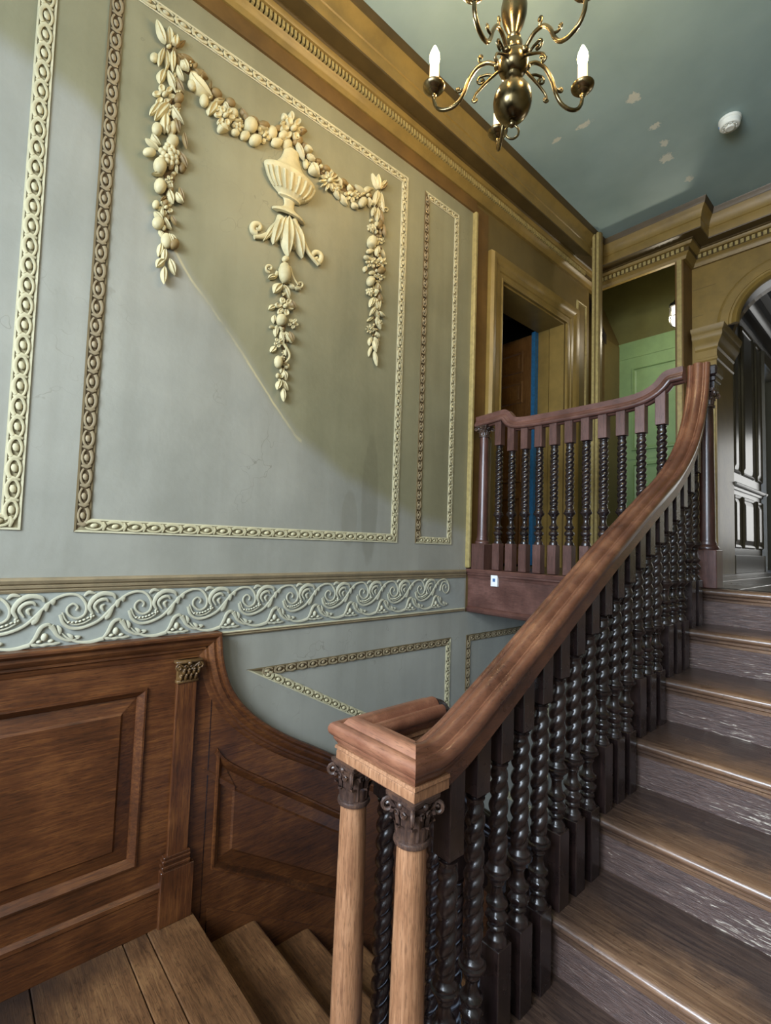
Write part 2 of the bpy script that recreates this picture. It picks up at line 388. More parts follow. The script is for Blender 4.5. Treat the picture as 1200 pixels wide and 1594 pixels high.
FLOORH = wood('hall floorboard', srgb(48, 40, 34), srgb(78, 66, 54), srgb(104, 90, 74), 'Y', 0.3, 1.0, 0.4, 0.1, 0.5)

def wall_mat():
    """old wall paint: a smoky yellowed area upper right whose edge is an old varnish tide line, drip stains, hairline cracks"""
    m, nt, b, L = new_mat('aged wall paint')
    tc = nd(nt, 'ShaderNodeTexCoord'); sp = nd(nt, 'ShaderNodeSeparateXYZ'); L.new(tc.outputs['Object'], sp.inputs[0])
    y, z = sp.outputs[1], sp.outputs[2]
    n1 = nd(nt, 'ShaderNodeTexNoise', Scale=1.6, Detail=7.0, Roughness=0.6); L.new(tc.outputs['Object'], n1.inputs[0])
    n2 = nd(nt, 'ShaderNodeTexNoise', Scale=26.0, Detail=4.0, Roughness=0.6); L.new(tc.outputs['Object'], n2.inputs[0])
    ms = nd(nt, 'ShaderNodeMapping'); ms.inputs['Scale'].default_value = (8, 8, 0.9); L.new(tc.outputs['Object'], ms.inputs[0])
    n3 = nd(nt, 'ShaderNodeTexNoise', Scale=1.0, Detail=4.0); L.new(ms.outputs[0], n3.inputs[0])
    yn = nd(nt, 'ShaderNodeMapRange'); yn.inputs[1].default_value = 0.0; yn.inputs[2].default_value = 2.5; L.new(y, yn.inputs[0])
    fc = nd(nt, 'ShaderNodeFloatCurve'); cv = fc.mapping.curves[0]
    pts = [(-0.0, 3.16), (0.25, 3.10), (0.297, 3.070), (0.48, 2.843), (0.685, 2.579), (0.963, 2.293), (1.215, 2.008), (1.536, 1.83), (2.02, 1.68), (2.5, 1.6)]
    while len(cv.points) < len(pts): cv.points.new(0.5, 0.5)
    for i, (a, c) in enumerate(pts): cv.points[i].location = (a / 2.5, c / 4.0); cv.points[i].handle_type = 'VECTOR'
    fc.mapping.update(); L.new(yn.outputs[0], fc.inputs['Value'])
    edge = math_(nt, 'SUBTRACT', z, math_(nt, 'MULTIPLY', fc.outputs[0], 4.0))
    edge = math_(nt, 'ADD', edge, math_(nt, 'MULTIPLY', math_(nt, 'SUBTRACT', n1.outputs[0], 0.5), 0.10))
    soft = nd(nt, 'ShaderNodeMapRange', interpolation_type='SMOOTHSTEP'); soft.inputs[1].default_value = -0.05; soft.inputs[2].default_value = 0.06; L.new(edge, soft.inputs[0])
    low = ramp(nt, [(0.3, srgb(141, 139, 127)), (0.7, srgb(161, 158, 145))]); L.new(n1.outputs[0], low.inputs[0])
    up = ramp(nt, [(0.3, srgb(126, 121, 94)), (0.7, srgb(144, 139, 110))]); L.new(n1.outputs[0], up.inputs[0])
    c = mixc(nt, soft.outputs[0], low.outputs[0], up.outputs[0])  # edge of the window light put into the base colour
    dr = ramp(nt, [(0.42, (0.90, 0.90, 0.89)), (0.58, (1, 1, 1))]); L.new(n3.outputs[0], dr.inputs[0])
    c = mixc(nt, 0.8, c, dr.outputs[0], 'MULTIPLY')
    def blob(y0, z0, ry, rz):
        a = math_(nt, 'DIVIDE', math_(nt, 'SUBTRACT', y, y0), ry); e = math_(nt, 'DIVIDE', math_(nt, 'SUBTRACT', z, z0), rz)
        r2 = math_(nt, 'ADD', math_(nt, 'MULTIPLY', a, a), math_(nt, 'MULTIPLY', e, e))
        r2 = math_(nt, 'ADD', r2, math_(nt, 'MULTIPLY', math_(nt, 'SUBTRACT', n1.outputs[0], 0.5), 1.4))
        mr = nd(nt, 'ShaderNodeMapRange', interpolation_type='SMOOTHSTEP'); mr.inputs[1].default_value = 1.15; mr.inputs[2].default_value = 0.75; L.new(r2, mr.inputs[0])
        return mr.outputs[0]
    c = mixc(nt, math_(nt, 'MULTIPLY', blob(1.70, 1.74, 0.055, 0.34), 0.26), c, srgb(92, 86, 66))
    c = mixc(nt, math_(nt, 'MULTIPLY', blob(1.56, 1.62, 0.05, 0.14), 0.2), c, srgb(104, 96, 74))
    # bare plaster showing along the crack that follows the painted light edge
    ln = nd(nt, 'ShaderNodeMapRange'); ln.inputs[1].default_value = 0.011; ln.inputs[2].default_value = 0.003; L.new(math_(nt, 'ABSOLUTE', edge), ln.inputs[0])
    rng = math_(nt, 'MULTIPLY', math_(nt, 'GREATER_THAN', y, 0.6), math_(nt, 'LESS_THAN', y, 1.25))
    pk = nd(nt, 'ShaderNodeMapRange'); pk.inputs[1].default_value = 0.40; pk.inputs[2].default_value = 0.60; L.new(n1.outputs[0], pk.inputs[0])
    c = mixc(nt, math_(nt, 'MULTIPLY', math_(nt, 'MULTIPLY', ln.outputs[0], rng), math_(nt, 'MULTIPLY', pk.outputs[0], 0.8)), c, srgb(206, 190, 142))
    # hairline cracks
    vo = nd(nt, 'ShaderNodeTexVoronoi', feature='DISTANCE_TO_EDGE', Scale=1.3)
    wv = nd(nt, 'ShaderNodeVectorMath', operation='ADD'); wn = nd(nt, 'ShaderNodeTexNoise', Scale=5.0, Detail=3.0); L.new(tc.outputs['Object'], wn.inputs[0])
    L.new(tc.outputs['Object'], wv.inputs[0]); L.new(wn.outputs[1], wv.inputs[1]); L.new(wv.outputs[0], vo.inputs[0])
    ck = nd(nt, 'ShaderNodeMapRange'); ck.inputs[1].default_value = 0.006; ck.inputs[2].default_value = 0.0; L.new(vo.outputs[0], ck.inputs[0])
    pm = nd(nt, 'ShaderNodeMapRange'); pm.inputs[1].default_value = 0.52; pm.inputs[2].default_value = 0.62; L.new(n1.outputs[0], pm.inputs[0])
    crk = math_(nt, 'MULTIPLY', ck.outputs[0], pm.outputs[0])
    c = mixc(nt, math_(nt, 'MULTIPLY', crk, 0.45), c, srgb(90, 84, 66))
    L.new(c, b.inputs['Base Color'])
    b.inputs['Roughness'].default_value = 0.55
    hh = math_(nt, 'ADD', math_(nt, 'MULTIPLY', n2.outputs[0], 0.5), math_(nt, 'MULTIPLY', n1.outputs[0], 2.0))
    bp = nd(nt, 'ShaderNodeBump', Strength=0.22, Distance=0.01); L.new(hh, bp.inputs['Height']); L.new(bp.outputs[0], b.inputs['Normal'])
    return m
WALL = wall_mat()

def ceiling_mat():
    m, nt, b, L = new_mat('blue grey ceiling')
    tc = nd(nt, 'ShaderNodeTexCoord')
    n1 = nd(nt, 'ShaderNodeTexNoise', Scale=2.2, Detail=6.0); L.new(tc.outputs['Object'], n1.inputs[0])
    n2 = nd(nt, 'ShaderNodeTexNoise', Scale=38.0, Detail=6.0, Roughness=0.75); L.new(tc.outputs['Object'], n2.inputs[0])
    base = ramp(nt, [(0.3, srgb(138, 160, 158)), (0.7, srgb(158, 180, 178))]); L.new(n1.outputs[0], base.inputs[0])
    tot = None
    for (x, y, rx, ry) in ((0.925, 2.875, .075, .08), (0.63, 2.842, .10, .045), (0.455, 2.825, .06, .035), (0.937, 3.17, .06, .055), (0.90, 3.50, .09, .08), (0.935, 3.36, .05, .07), (0.945, 3.82, .06, .07)):
        d = nd(nt, 'ShaderNodeVectorMath', operation='SUBTRACT'); L.new(tc.outputs['Object'], d.inputs[0]); d.inputs[1].default_value = (x, y, 4.22)
        e = nd(nt, 'ShaderNodeVectorMath', operation='DIVIDE'); L.new(d.outputs[0], e.inputs[0]); e.inputs[1].default_value = (rx, ry, 1)
        l = nd(nt, 'ShaderNodeVectorMath', operation='LENGTH'); L.new(e.outputs[0], l.inputs[0])
        k = nd(nt, 'ShaderNodeMapRange'); k.inputs[1].default_value = 1.0; k.inputs[2].default_value = 0.0; L.new(l.outputs['Value'], k.inputs[0])
        tot = k.outputs[0] if tot is None else math_(nt, 'MAXIMUM', tot, k.outputs[0])
    v = math_(nt, 'ADD', math_(nt, 'MULTIPLY', tot, 0.55), math_(nt, 'MULTIPLY', n2.outputs[0], 1.0))
    fl = nd(nt, 'ShaderNodeMapRange'); fl.inputs[1].default_value = 0.80; fl.inputs[2].default_value = 0.83; L.new(v, fl.inputs[0])
    g = math_(nt, 'MULTIPLY', fl.outputs[0], math_(nt, 'GREATER_THAN', tot, 0.05))
    L.new(mixc(nt, g, base.outputs[0], srgb(204, 206, 192)), b.inputs['Base Color'])
    b.inputs['Roughness'].default_value = 0.6
    hh = math_(nt, 'SUBTRACT', math_(nt, 'MULTIPLY', n1.outputs[0], 1.0), math_(nt, 'MULTIPLY', g, 0.2))
    bp = nd(nt, 'ShaderNodeBump', Strength=0.3, Distance=0.02); L.new(hh, bp.inputs['Height']); L.new(bp.outputs[0], b.inputs['Normal'])
    return m
CEIL = ceiling_mat()

# ------------------------------------------------------------------ the room shell
ZC = 4.22; ZL = 1.345; H = 0.168
def struct(name, mb, mat, smooth=0, label=None):
    return tag(mb.build(name, mat, None, smooth), label, None, None, 'structure')
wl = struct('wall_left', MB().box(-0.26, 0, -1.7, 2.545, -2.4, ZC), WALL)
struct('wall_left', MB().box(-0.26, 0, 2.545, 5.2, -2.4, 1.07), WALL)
up = MB().box(-0.26, 0, 2.545, 2.875, 1.07, ZC).box(-0.26, 0, 3.80, 4.24, 1.07, ZC).box(-0.26, 0, 2.875, 3.80, 3.44, ZC).box(-0.26, 0, 2.875, 3.80, 1.07, ZL)
struct('wall_left', up, OLIVE)
struct('ceiling', MB().box(-0.26, 3.1, -1.7, 4.31, ZC, ZC + 0.12).box(.76, 3.1, 4.31, 4.52, ZC, ZC + 0.12), CEIL)
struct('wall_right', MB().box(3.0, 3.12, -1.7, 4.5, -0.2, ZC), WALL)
# wall behind the camera with two window openings, the right one added for fill light
bk = MB()
for (x0, x1, z0, z1) in ((-0.26, 0.62, -0.2, ZC), (0.62, 1.88, -0.2, 1.42), (0.62, 1.88, 3.28, ZC), (1.88, 2.0, -0.2, ZC), (2.0, 2.84, -0.2, 1.55), (2.0, 2.84, 3.35, ZC), (2.84, 3.12, -0.2, ZC)):
    bk.box(x0, x1, -1.75, -1.5, z0, z1)
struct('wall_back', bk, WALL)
for i, (x0, x1, z0, z1) in enumerate(((0.62, 1.88, 1.42, 3.28), (2.0, 2.84, 1.55, 3.35))):  # second frame belongs to the added fill window
    wn = empty('window_%d' % (i + 1), ((x0 + x1) / 2, -1.7, z0), kind='structure')
    fr = MB(); t = 0.05
    for b_ in ((x0, x0 + t, z0, z1), (x1 - t, x1, z0, z1), (x0, x1, z0, z0 + t), (x0, x1, z1 - t, z1), (x0, x1, (z0 + z1) / 2 - .02, (z0 + z1) / 2 + .02)):
        fr.box(b_[0], b_[1], -1.72, -1.66, b_[2], b_[3])
    relbuild(fr, 'window_frame', GOLD, wn, 0)

# floors: half landing boards, upper landing boards, lower hall
fl = empty('floor', (0, 0, 0), kind='structure')
edges = [-1.5, -1.22, -0.95, -0.68, -0.42, -0.14, 0.07, 0.289, 0.567, 0.650, 0.805]
for a, b_ in zip(edges, edges[1:]):
    q = MB().box(0.0, 3.0, a + .0018, b_ - .0018, -0.035, 0.0 + rnd.uniform(-.0015, .0015), 0.003)
    q.build('floorboard', FLOORM, fl, 30)
MB().box(0, 3.0, -1.5, 0.79, -0.25, -0.036).build('subfloor', DARKROOM, fl, 0)
fl2 = empty('floor', (0, 0, 0), kind='structure')
MB().box(0.0, 1.29, 2.60, 4.5, 1.09, ZL - .03).box(1.29, 3.0, 2.70, 4.5, 1.09, ZL - .03).box(-1.6, 3.0, 4.5, 8.2, 1.2, ZL - .03).box(-1.6, 0.0, 2.7, 4.5, 1.09, ZL - .03).build('subfloor', DARKROOM, fl2, 0)
xs = -0.02
while xs < 2.95:
    x1 = min(xs + rnd.uniform(.19, .25), 3.0)
    MB().box(xs + .002, x1 - .002, 2.585 if x1 < 1.36 else 2.70, 8.2, ZL - .03, ZL, 0.002).build('floorboard', FLOORH, fl2, 30)
    xs = x1
struct('floor', MB().box(-0.1, 3.0, 2.3, 5.2, -1.5, -1.344), FLOORM)
struct('wall_far', MB().box(-0.2, 3.0, 5.0, 5.2, -1.5, 1.09), OLIVE)

# ------------------------------------------------------------------ cornice
def cprof(board=True):
    pts = []
    if board: pts += [(-.01, -.42), (.012, -.42), (.014, -.335), (.022, -.335)]
    else: pts += [(-.01, -.335), (.022, -.335)]
    pts += [(.026, -.325), (.03, -.315), (.032, -.308), (.046, -.296), (.052, -.288), (.052, -.255), (.075, -.25), (.084, -.238), (.086, -.228),
            (.094, -.222), (.094, -.214), (.165, -.208), (.168, -.2), (.168, -.135), (.174, -.13), (.174, -.12), (.178, -.095), (.19, -.066), (.205, -.045), (.212, -.03), (.215, -.012), (.22, 0.0), (-.01, 0.0)]
    return pts
def cornice(path, board, name, flip):
    # path at ceiling height along the wall face; N = up; q outwards
    pf = cprof(board); o = struct(name, MB().sweep(path, (0, 0, 1), [(z, p) for (p, z) in pf], flip), GOLD, 35)
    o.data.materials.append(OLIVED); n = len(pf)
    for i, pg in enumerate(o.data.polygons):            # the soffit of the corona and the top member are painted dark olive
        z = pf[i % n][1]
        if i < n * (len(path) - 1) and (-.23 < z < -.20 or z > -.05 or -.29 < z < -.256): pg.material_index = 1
    return o
c1 = cornice([(0, -1.5, ZC), (0, 4.30, ZC)], False, 'trim_1', -1)
struct('trim_2', MB().box(-.005, .013, -1.5, 2.56, ZC - .42, ZC - .334), BROWNB)
c2 = cornice([(0.0, 4.30, ZC), (0.76, 4.30, ZC), (0.76, 4.50, ZC), (3.0, 4.50, ZC)], False, 'trim_3', -1)
def dentils(path, step, name, parent):
    d = MB()
    for (a, b_) in path:
        a = Vector(a); b_ = Vector(b_); t = (b_ - a); n = int(t.length / step); t.normalize(); o = Vector((t.y, -t.x, 0))
        for i in range(n):
            p = a + t * (step * (i + .5))
            c = [p + t * (s1 * step * .3) + o * s2 for s1 in (-1, 1) for s2 in (.045, .068)]
            v = [(q.x, q.y, z) for z in (ZC - .288, ZC - .256) for q in c]
            d.add(v, [(0, 1, 3, 2), (4, 5, 7, 6), (0, 1, 5, 4), (1, 3, 7, 5), (3, 2, 6, 7), (2, 0, 4, 6)])
    o = d.build(name, GOLD_HI, parent, 0); o['kind'] = 'stuff'; return o
dentils([((0, -1.4, 0), (0, 4.05, 0))], 0.022, 'dentil_course', c1)
dentils([((0.07, 4.30, 0), (0.82, 4.30, 0)), ((0.82, 4.50, 0), (2.9, 4.50, 0))], 0.036, 'dentil_course', c2)

# ------------------------------------------------------------------ door in the left wall on the landing
door = empty('door_1', (0, 3.34, ZL), kind='structure')
ar = [(-.005, 0), (.02, 0), (.024, .012), (.018, .02), (.018, .05), (.026, .056), (.026, .09), (.034, .1), (.046, .125), (.05, .15), (.03, .165), (-.005, .165)]
relbuild(MB().sweep([(0, 2.875, ZL), (0, 2.875, 3.44), (0, 3.815, 3.44), (0, 3.815, ZL)], (1, 0, 0), ar, 1), 'architrave', GOLD, door, 35)
relbuild(MB().box(-.25, -.14, 3.79, 3.802, ZL, 3.43).box(-.135, .0, 3.785, 3.802, ZL, 3.43, .003).box(-.25, 0, 2.873, 2.885, ZL, 3.43).box(-.25, 0, 2.885, 3.785, 3.425, 3.442), 'jamb_lining', GOLD, door, 0)
leaf = MB().box(-1.12, -.275, 3.735, 3.775, ZL + .01, 3.40, .002)
lf = relbuild(leaf, 'door_leaf', DOORW, door, 0)
for (xa, xb) in ((-.64, -.36), (-1.04, -.76)):
    for (za, zb) in ((1.5, 1.95), (2.08, 2.68), (2.80, 3.0), (3.08, 3.28)):
        ring = [[(q[0], 3.735 - dy, q[1]) for q in inset([(xa, za), (xb, za), (xb, zb), (xa, zb)], d_)] for d_, dy in ((0, 0), (.008, .012), (.02, .008), (.028, -.002), (.05, .004))]
        o = MB().rings(ring, True, False); o.add(ring[-1], [(0, 1, 2, 3)])
        p = o.build('door_panel', DOORW, lf, 20); p.location = (0, 0, 0)
relbuild(MB().box(-.275, -.24, 3.732, 3.785, ZL + .01, 3.42), 'blue_edge_strip', BLUE, door, 0)
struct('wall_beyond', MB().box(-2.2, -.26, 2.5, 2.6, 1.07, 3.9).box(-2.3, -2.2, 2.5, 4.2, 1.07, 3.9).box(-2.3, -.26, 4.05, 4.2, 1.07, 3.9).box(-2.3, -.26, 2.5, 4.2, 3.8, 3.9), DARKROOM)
# shallow panel and worn corner edge of the panelled wall
struct('trim_4', MB().box(-.005, .03, 2.532, 2.560, 1.36, 3.80, .006), GOLD_HI)
struct('trim_5', MB().box(-.004, .006, 2.575, 2.70, 1.36, 3.86, .002), BROWNB)
struct('trim_6', MB().sweep([(0, 4.02, 1.5), (0, 4.02, 3.70), (0, 4.16, 3.70), (0, 4.16, 1.5)], (1, 0, 0), [(-.003, 0), (.012, .002), (.016, .008), (.01, .018), (-.003, .02)], 1), GOLD_HI, 30)
post = empty('corner_post', (0.22, 3.92, ZL), 'slender olive post with two worn gold beads, floor to cornice beside the doorway', 'post')
relbuild(MB().box(.185, .255, 3.915, 3.95, ZL, 4.19), 'post_body', OLIVE, post, 0)
for x in (.192, .226):
    relbuild(MB().box(x - .004, x + .020, 3.895, 3.916, ZL, 4.19, .006), 'bead', GOLD_HI, post, 30)

# ------------------------------------------------------------------ the recess with the green dado, beyond the landing
struct('wall_far', MB().box(-.9, .78, 5.3, 5.4, 1.2, 5.2), OLIVEG)
struct('wall_recess', MB().box(-.9, -.8, 4.2, 5.3, 1.2, 5.2).box(-.9, -.26, 4.2, 4.28, 1.2, 5.2).box(.76, .80, 4.95, 5.3, 1.2, 5.2).box(-.9, .8, 4.26, 4.31, 4.34, 5.2).box(.76, .8, 4.31, 4.95, 4.22, 5.2), OLIVE)
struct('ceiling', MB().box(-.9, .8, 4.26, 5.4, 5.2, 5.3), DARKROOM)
struct('trim_7', MB().box(0, .79, 4.26, 4.34, 3.945, 4.0).box(.0, .76, 4.302, 4.34, 3.96, 4.34), OLIVE)
dado = empty('green_dado', (0.3, 5.3, ZL), 'pale green panelled dado across the back of the recess', 'panelling')
relbuild(MB().box(-.19, .74, 5.26, 5.2995, ZL, 3.73), 'backing_board', GREEN, dado, 0)
for (xa, xb, za, zb) in ((-.02, .70, 2.55, 3.44), (-.02, .70, 1.6, 2.42)):
    ring = [[(q[0], 5.26 - dy, q[1]) for q in inset([(xa, za), (xb, za), (xb, zb), (xa, zb)], d_)] for d_, dy in ((0, 0), (.006, .02), (.022, .022), (.03, .006), (.06, -.004))]
    o = MB().rings(ring, True, False); o.add(ring[-1], [(0, 1, 2, 3)]); relbuild(o, 'dado_panel', GREEN, dado, 20)
for (za, zb) in ((3.55, 3.566), (2.46, 2.50)):
    relbuild(MB().box(-.19, .74, 5.252, 5.262, za, zb), 'dado_bead', GREEN, dado, 0)
struct('trim_8', MB().prism([(-.8, 5.1), (-.68, 5.1), (-.15, 3.70), (-.15, 1.3), (-.8, 1.3)], 1, 4.9, 5.299), OLIVE)
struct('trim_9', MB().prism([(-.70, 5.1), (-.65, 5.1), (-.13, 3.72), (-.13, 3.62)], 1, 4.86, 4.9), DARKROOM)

# ------------------------------------------------------------------ far wall with the arch
AX, AZ, AR = 1.37, 3.31, 0.43
fw = MB().box(.76, AX - AR, 4.5, 4.95, 1.2, AZ).box(AX + AR, 3.0, 4.5, 4.95, 1.2, AZ)
N = 24
for i in range(N):
    a0, a1 = PI - PI * i / N, PI - PI * (i + 1) / N
    p0 = (AX + AR * math.cos(a0), AZ + AR * math.sin(a0)); p1 = (AX + AR * math.cos(a1), AZ + AR * math.sin(a1))
    fw.prism([p0, p1, (p1[0], ZC), (p0[0], ZC)], 1, 4.5, 4.95)
fw.box(.76, AX - AR, 4.5, 4.95, AZ, ZC).box(AX + AR, 3.0, 4.5, 4.95, AZ, ZC)
far = struct('wall_far', fw, GOLD, 0)
struct('trim_10', MB().box(.70, .762, 4.285, 4.50, ZL, 3.95, .004), BROWNB)
struct('trim_11', MB().box(.715, .752, 4.275, 4.288, ZL, 3.95, .003), GOLD_HI)
arch = empty('arch_moulding', (AX, 4.5, ZL), 'olive gold arch moulding springing from pilasters around the passage opening', 'arch')
arc = [(AX + AR * math.cos(PI - PI * i / 32), 4.5, AZ + .02 + AR * math.sin(PI - PI * i / 32)) for i in range(33)]
ap = [(-.005, 0), (.018, 0), (.022, .012), (.016, .02), (.016, .075), (.026, .085), (.026, .1), (.04, .118), (.045, .135), (.03, .145), (-.005, .148)]
relbuild(MB().sweep(arc, (0, -1, 0), ap, -1), 'archivolt', GOLD, arch, 35)
arc2 = [(AX + (AR - .002) * math.cos(PI - PI * i / 32), 4.72, AZ + (AR - .002) * math.sin(PI - PI * i / 32)) for i in range(33)]
relbuild(MB().sweep(arc2, (0, -1, 0), [(-.16, .0), (-.16, -.012), (-.13, -.02), (-.11, -.008), (.11, -.008), (.13, -.02), (.16, -.012), (.16, .0)], -1), 'soffit_panel', HALLD, arch, 30)
for sx in (-1, 1):
    xa = AX + sx * (AR + .072)
    pl = relbuild(MB().box(xa - .072, xa + .072, 4.47, 4.505, ZL, 3.07), 'pilaster', GOLD, arch, 0)
    for k in range(4):
        x = xa - .051 + k * .034
        pth = [(x, 4.47, 2.98), (x, 4.47, 1.6)]
        MB().tube([(x, 4.469, 1.6 + .02 * i) for i in range(70)], .011, 6).build('flute_bead', GOLD_HI, pl, 60).location = (0, 0, 0)
    cp = []
    for (pr_, z) in ((.003, 3.06), (.010, 3.07), (.010, 3.085), (.004, 3.09), (.004, 3.15), (.014, 3.165), (.014, 3.18), (.03, 3.21), (.045, 3.235), (.052, 3.25), (.052, 3.28), (.064, 3.30), (.07, 3.33), (.0, 3.335)):
        cp.append([(xa - .072 - (pr_ if sx > 0 else pr_ * .3), 4.47 - pr_, z), (xa + .072 + (pr_ if sx < 0 else pr_ * .3), 4.47 - pr_, z), (xa + .072 + (pr_ if sx < 0 else pr_ * .3), 4.953, z), (xa - .072 - (pr_ if sx > 0 else pr_ * .3), 4.953, z)])
    relbuild(MB().rings(cp, True, True), 'impost', GOLD, arch, 30)
# board joints of the spandrel
struct('trim_12', MB().box(.765, .93, 4.4975, 4.5, 3.70, 3.703).box(.765, .84, 4.4975, 4.5, 3.47, 3.473), OLIVE)

# passage beyond the arch
struct('wall_passage', MB().box(.80, .92, 4.95, 6.15, 1.2, 4.3).box(.80, .92, 6.9, 8.2, 1.2, 4.3).box(.80, .92, 6.15, 6.9, 3.5, 4.3), HALL)
struct('wall_passage', MB().box(.8, 3.0, 8.1, 8.2, 1.2, 4.3).box(3.0, 3.1, 4.5, 8.2, 1.2, 4.3), HALL)
struct('ceiling', MB().box(.80, 3.0, 4.95, 8.2, 4.05, 4.2), paint('passage ceiling', srgb(120, 130, 140), .06, .6, .1, 3))
w3 = empty('window_3', (1.75, 8.08, 1.6), kind='structure'); f3 = MB()
for (x0, x1, z0, z1) in ((1.2, 1.27, 1.55, 3.15), (2.23, 2.3, 1.55, 3.15), (1.2, 2.3, 1.55, 1.60), (1.2, 2.3, 3.10, 3.15)): f3.box(x0, x1, 8.03, 8.1, z0, z1)
relbuild(f3, 'window_frame', HALL, w3, 0)
hp = empty('passage_panelling', (.92, 5.5, ZL), 'grey-brown raised panelling with dado rail along the passage wall', 'panelling')
def xpanel(ya, yb, za, zb, name, parent, mat, X=.92):
    ring = [[(X + dx, q[0], q[1]) for q in inset([(ya, za), (yb, za), (yb, zb), (ya, zb)], d_)] for d_, dx in ((0, .001), (.012, .016), (.03, .008), (.034, .001), (.075, .014))]
    o = MB().rings(ring, True, False); o.add(ring[-1], [(0, 1, 2, 3)]); return relbuild(o, name, mat, parent, 20)
for (ya, yb) in ((4.99, 5.22), (5.3, 5.72), (5.82, 6.06)):
    xpanel(ya, yb, 2.22, 3.62, 'wall_panel', hp, HALL); xpanel(ya, yb, 1.56, 2.03, 'wall_panel', hp, HALL)
relbuild(MB().sweep([(.92, 4.96, 2.1), (.92, 6.14, 2.1)], (1, 0, 0), [(0, -.03), (.012, -.03), (.016, -.01), (.03, 0), (.04, .02), (.03, .03), (0, .03)], 1), 'dado_rail', HALL, hp, 30)
relbuild(MB().box(.92, .945, 4.96, 6.12, ZL, 1.50, .004), 'skirting_board', HALL, hp, 0)
relbuild(MB().sweep([(.92, 4.96, 4.05), (.92, 8.1, 4.05)], (0, 0, 1), [(-.38, 0), (-.38, .02), (-.33, .03), (-.31, .05), (-.27, .06), (-.25, .09), (-.25, .12), (-.2, .14), (-.19, .2), (-.11, .21), (-.08, .24), (-.03, .26), (0, .29), (0, 0)], -1), 'cornice', HALLD, hp, 35)
relbuild(MB().sweep([(.92, 6.15, ZL), (.92, 6.15, 3.5), (.92, 6.9, 3.5), (.92, 6.9, ZL)], (1, 0, 0), [(-.003, 0), (.02, 0), (.024, .03), (.035, .06), (.04, .09), (0, .1)], 1), 'door_casing', HALL, hp, 30)

# ------------------------------------------------------------------ stairs
GO = 0.2825; Y3 = 1.29
NOSE = [Y3 + GO * (k - 3) for k in range(1, 8)] + [2.655]
def tread_mesh(width, depth, name, mat=None):
    pr = [(.010, -.034), (.003, -.031), (-.002, -.026), (-.004, -.020), (-.0035, -.014), (-.001, -.0095), (.004, -.0056), (.011, -.0027), (.020, -.0010), (.032, 0), (depth, 0), (depth, -.034)]
    pr = [(a - .0, b_) for a, b_ in pr]
    m_ = MB().prism(pr, 0, 0.0, width)
    m_.prism([(.012, -.034), (.03, -.034), (.03, -.062), (.025, -.062), (.022, -.05), (.014, -.044)], 0, 0.012, width)
    return m_.mesh(name, mat or TREAD, 35)
us = empty('upper_staircase', (2.1, 0.7, 0), 'worn dark oak flight of stairs rising to the arched landing', 'staircase')
for k in range(1, 9):
    d = (NOSE[k] - NOSE[k - 1] + .03) if k < 8 else 0.10
    t = link('tread', tread_mesh(1.722, d, 'tread'), us); t.location = Vector((1.27, NOSE[k - 1], k * H + .001)) - us.location
    r = link('riser', MB().box(0, 1.70, 0, .02, 0, H - .034).mesh('riser', RISER, 0), us); r.location = Vector((1.295, NOSE[k - 1] + .028, (k - 1) * H + .001)) - us.location
# outer string under the tread ends, and the sloping soffit
poly = []
for k in range(1, 9): poly += [(NOSE[k - 1] + .035, (k - 1) * H), (NOSE[k - 1] + .035, k * H - .034)]
poly += [(2.70, 8 * H - .034), (2.70, 8 * H - .30), (1.02, 0.0)]
relbuild(MB().prism(poly, 0, 1.292, 1.318), 'string_board', RED, us, 0)
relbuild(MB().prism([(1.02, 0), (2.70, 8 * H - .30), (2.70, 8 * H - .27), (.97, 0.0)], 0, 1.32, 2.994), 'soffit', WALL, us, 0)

ls = empty('lower_staircase', (.55, .8, 0), 'worn oak flight of stairs descending beside the panelled wall', 'staircase')
LN = [0.805 + 0.283 * k for k in range(0, 9)]
for k in range(0, 8):
    wd = 1.13
    if k > 0:
        t = link('tread', tread_mesh(wd, .31, 'tread', FLOORM), ls); t.location = Vector((.012, LN[k], -k * H)) - ls.location
    else:
        t = relbuild(MB().prism([(.0, -.034), (-.0, -.034), (.018, -.034), (.022, -.026), (.023, -.014), (.018, -.003), (.008, 0), (-.13, 0), (-.13, -.034)], 0, 0, 1.3), 'landing_nosing', FLOORM, ls, 35); t.location = Vector((0, LN[0] - .004, 0.0006)) - ls.location
        continue
    # nosing of a descending tread faces the far side: mirror it
    t.scale = (1, -1, 1); t.location = Vector((.012, LN[k] + .022, -k * H)) - ls.location
for k in range(0, 8):
    r = link('riser', MB().box(0, 1.08, 0, .018, 0, H - .034).mesh('riser', RISER, 0), ls); r.location = Vector((.012, LN[k] - .004, -(k + 1) * H)) - ls.location
poly = [(LN[0] - .1, -.034)]
for k in range(0, 8): poly += [(LN[k] + .01, -k * H - .034), (LN[k] + .01, -(k + 1) * H - .034)]
poly += [(LN[7] + .3, -8 * H - .034), (LN[7] + .3, -8 * H - .3), (LN[0] - .1, -.36)]
relbuild(MB().prism(poly, 0, 1.085, 1.10), 'string_board', RED, ls, 0)
relbuild(MB().prism([(LN[0] + .02, -.36), (LN[7] + .3, -8 * H - .3), (LN[7] + .3, -8 * H - .33), (LN[0] - .02, -.36)], 0, .03, 1.085), 'soffit', WALL, ls, 0)

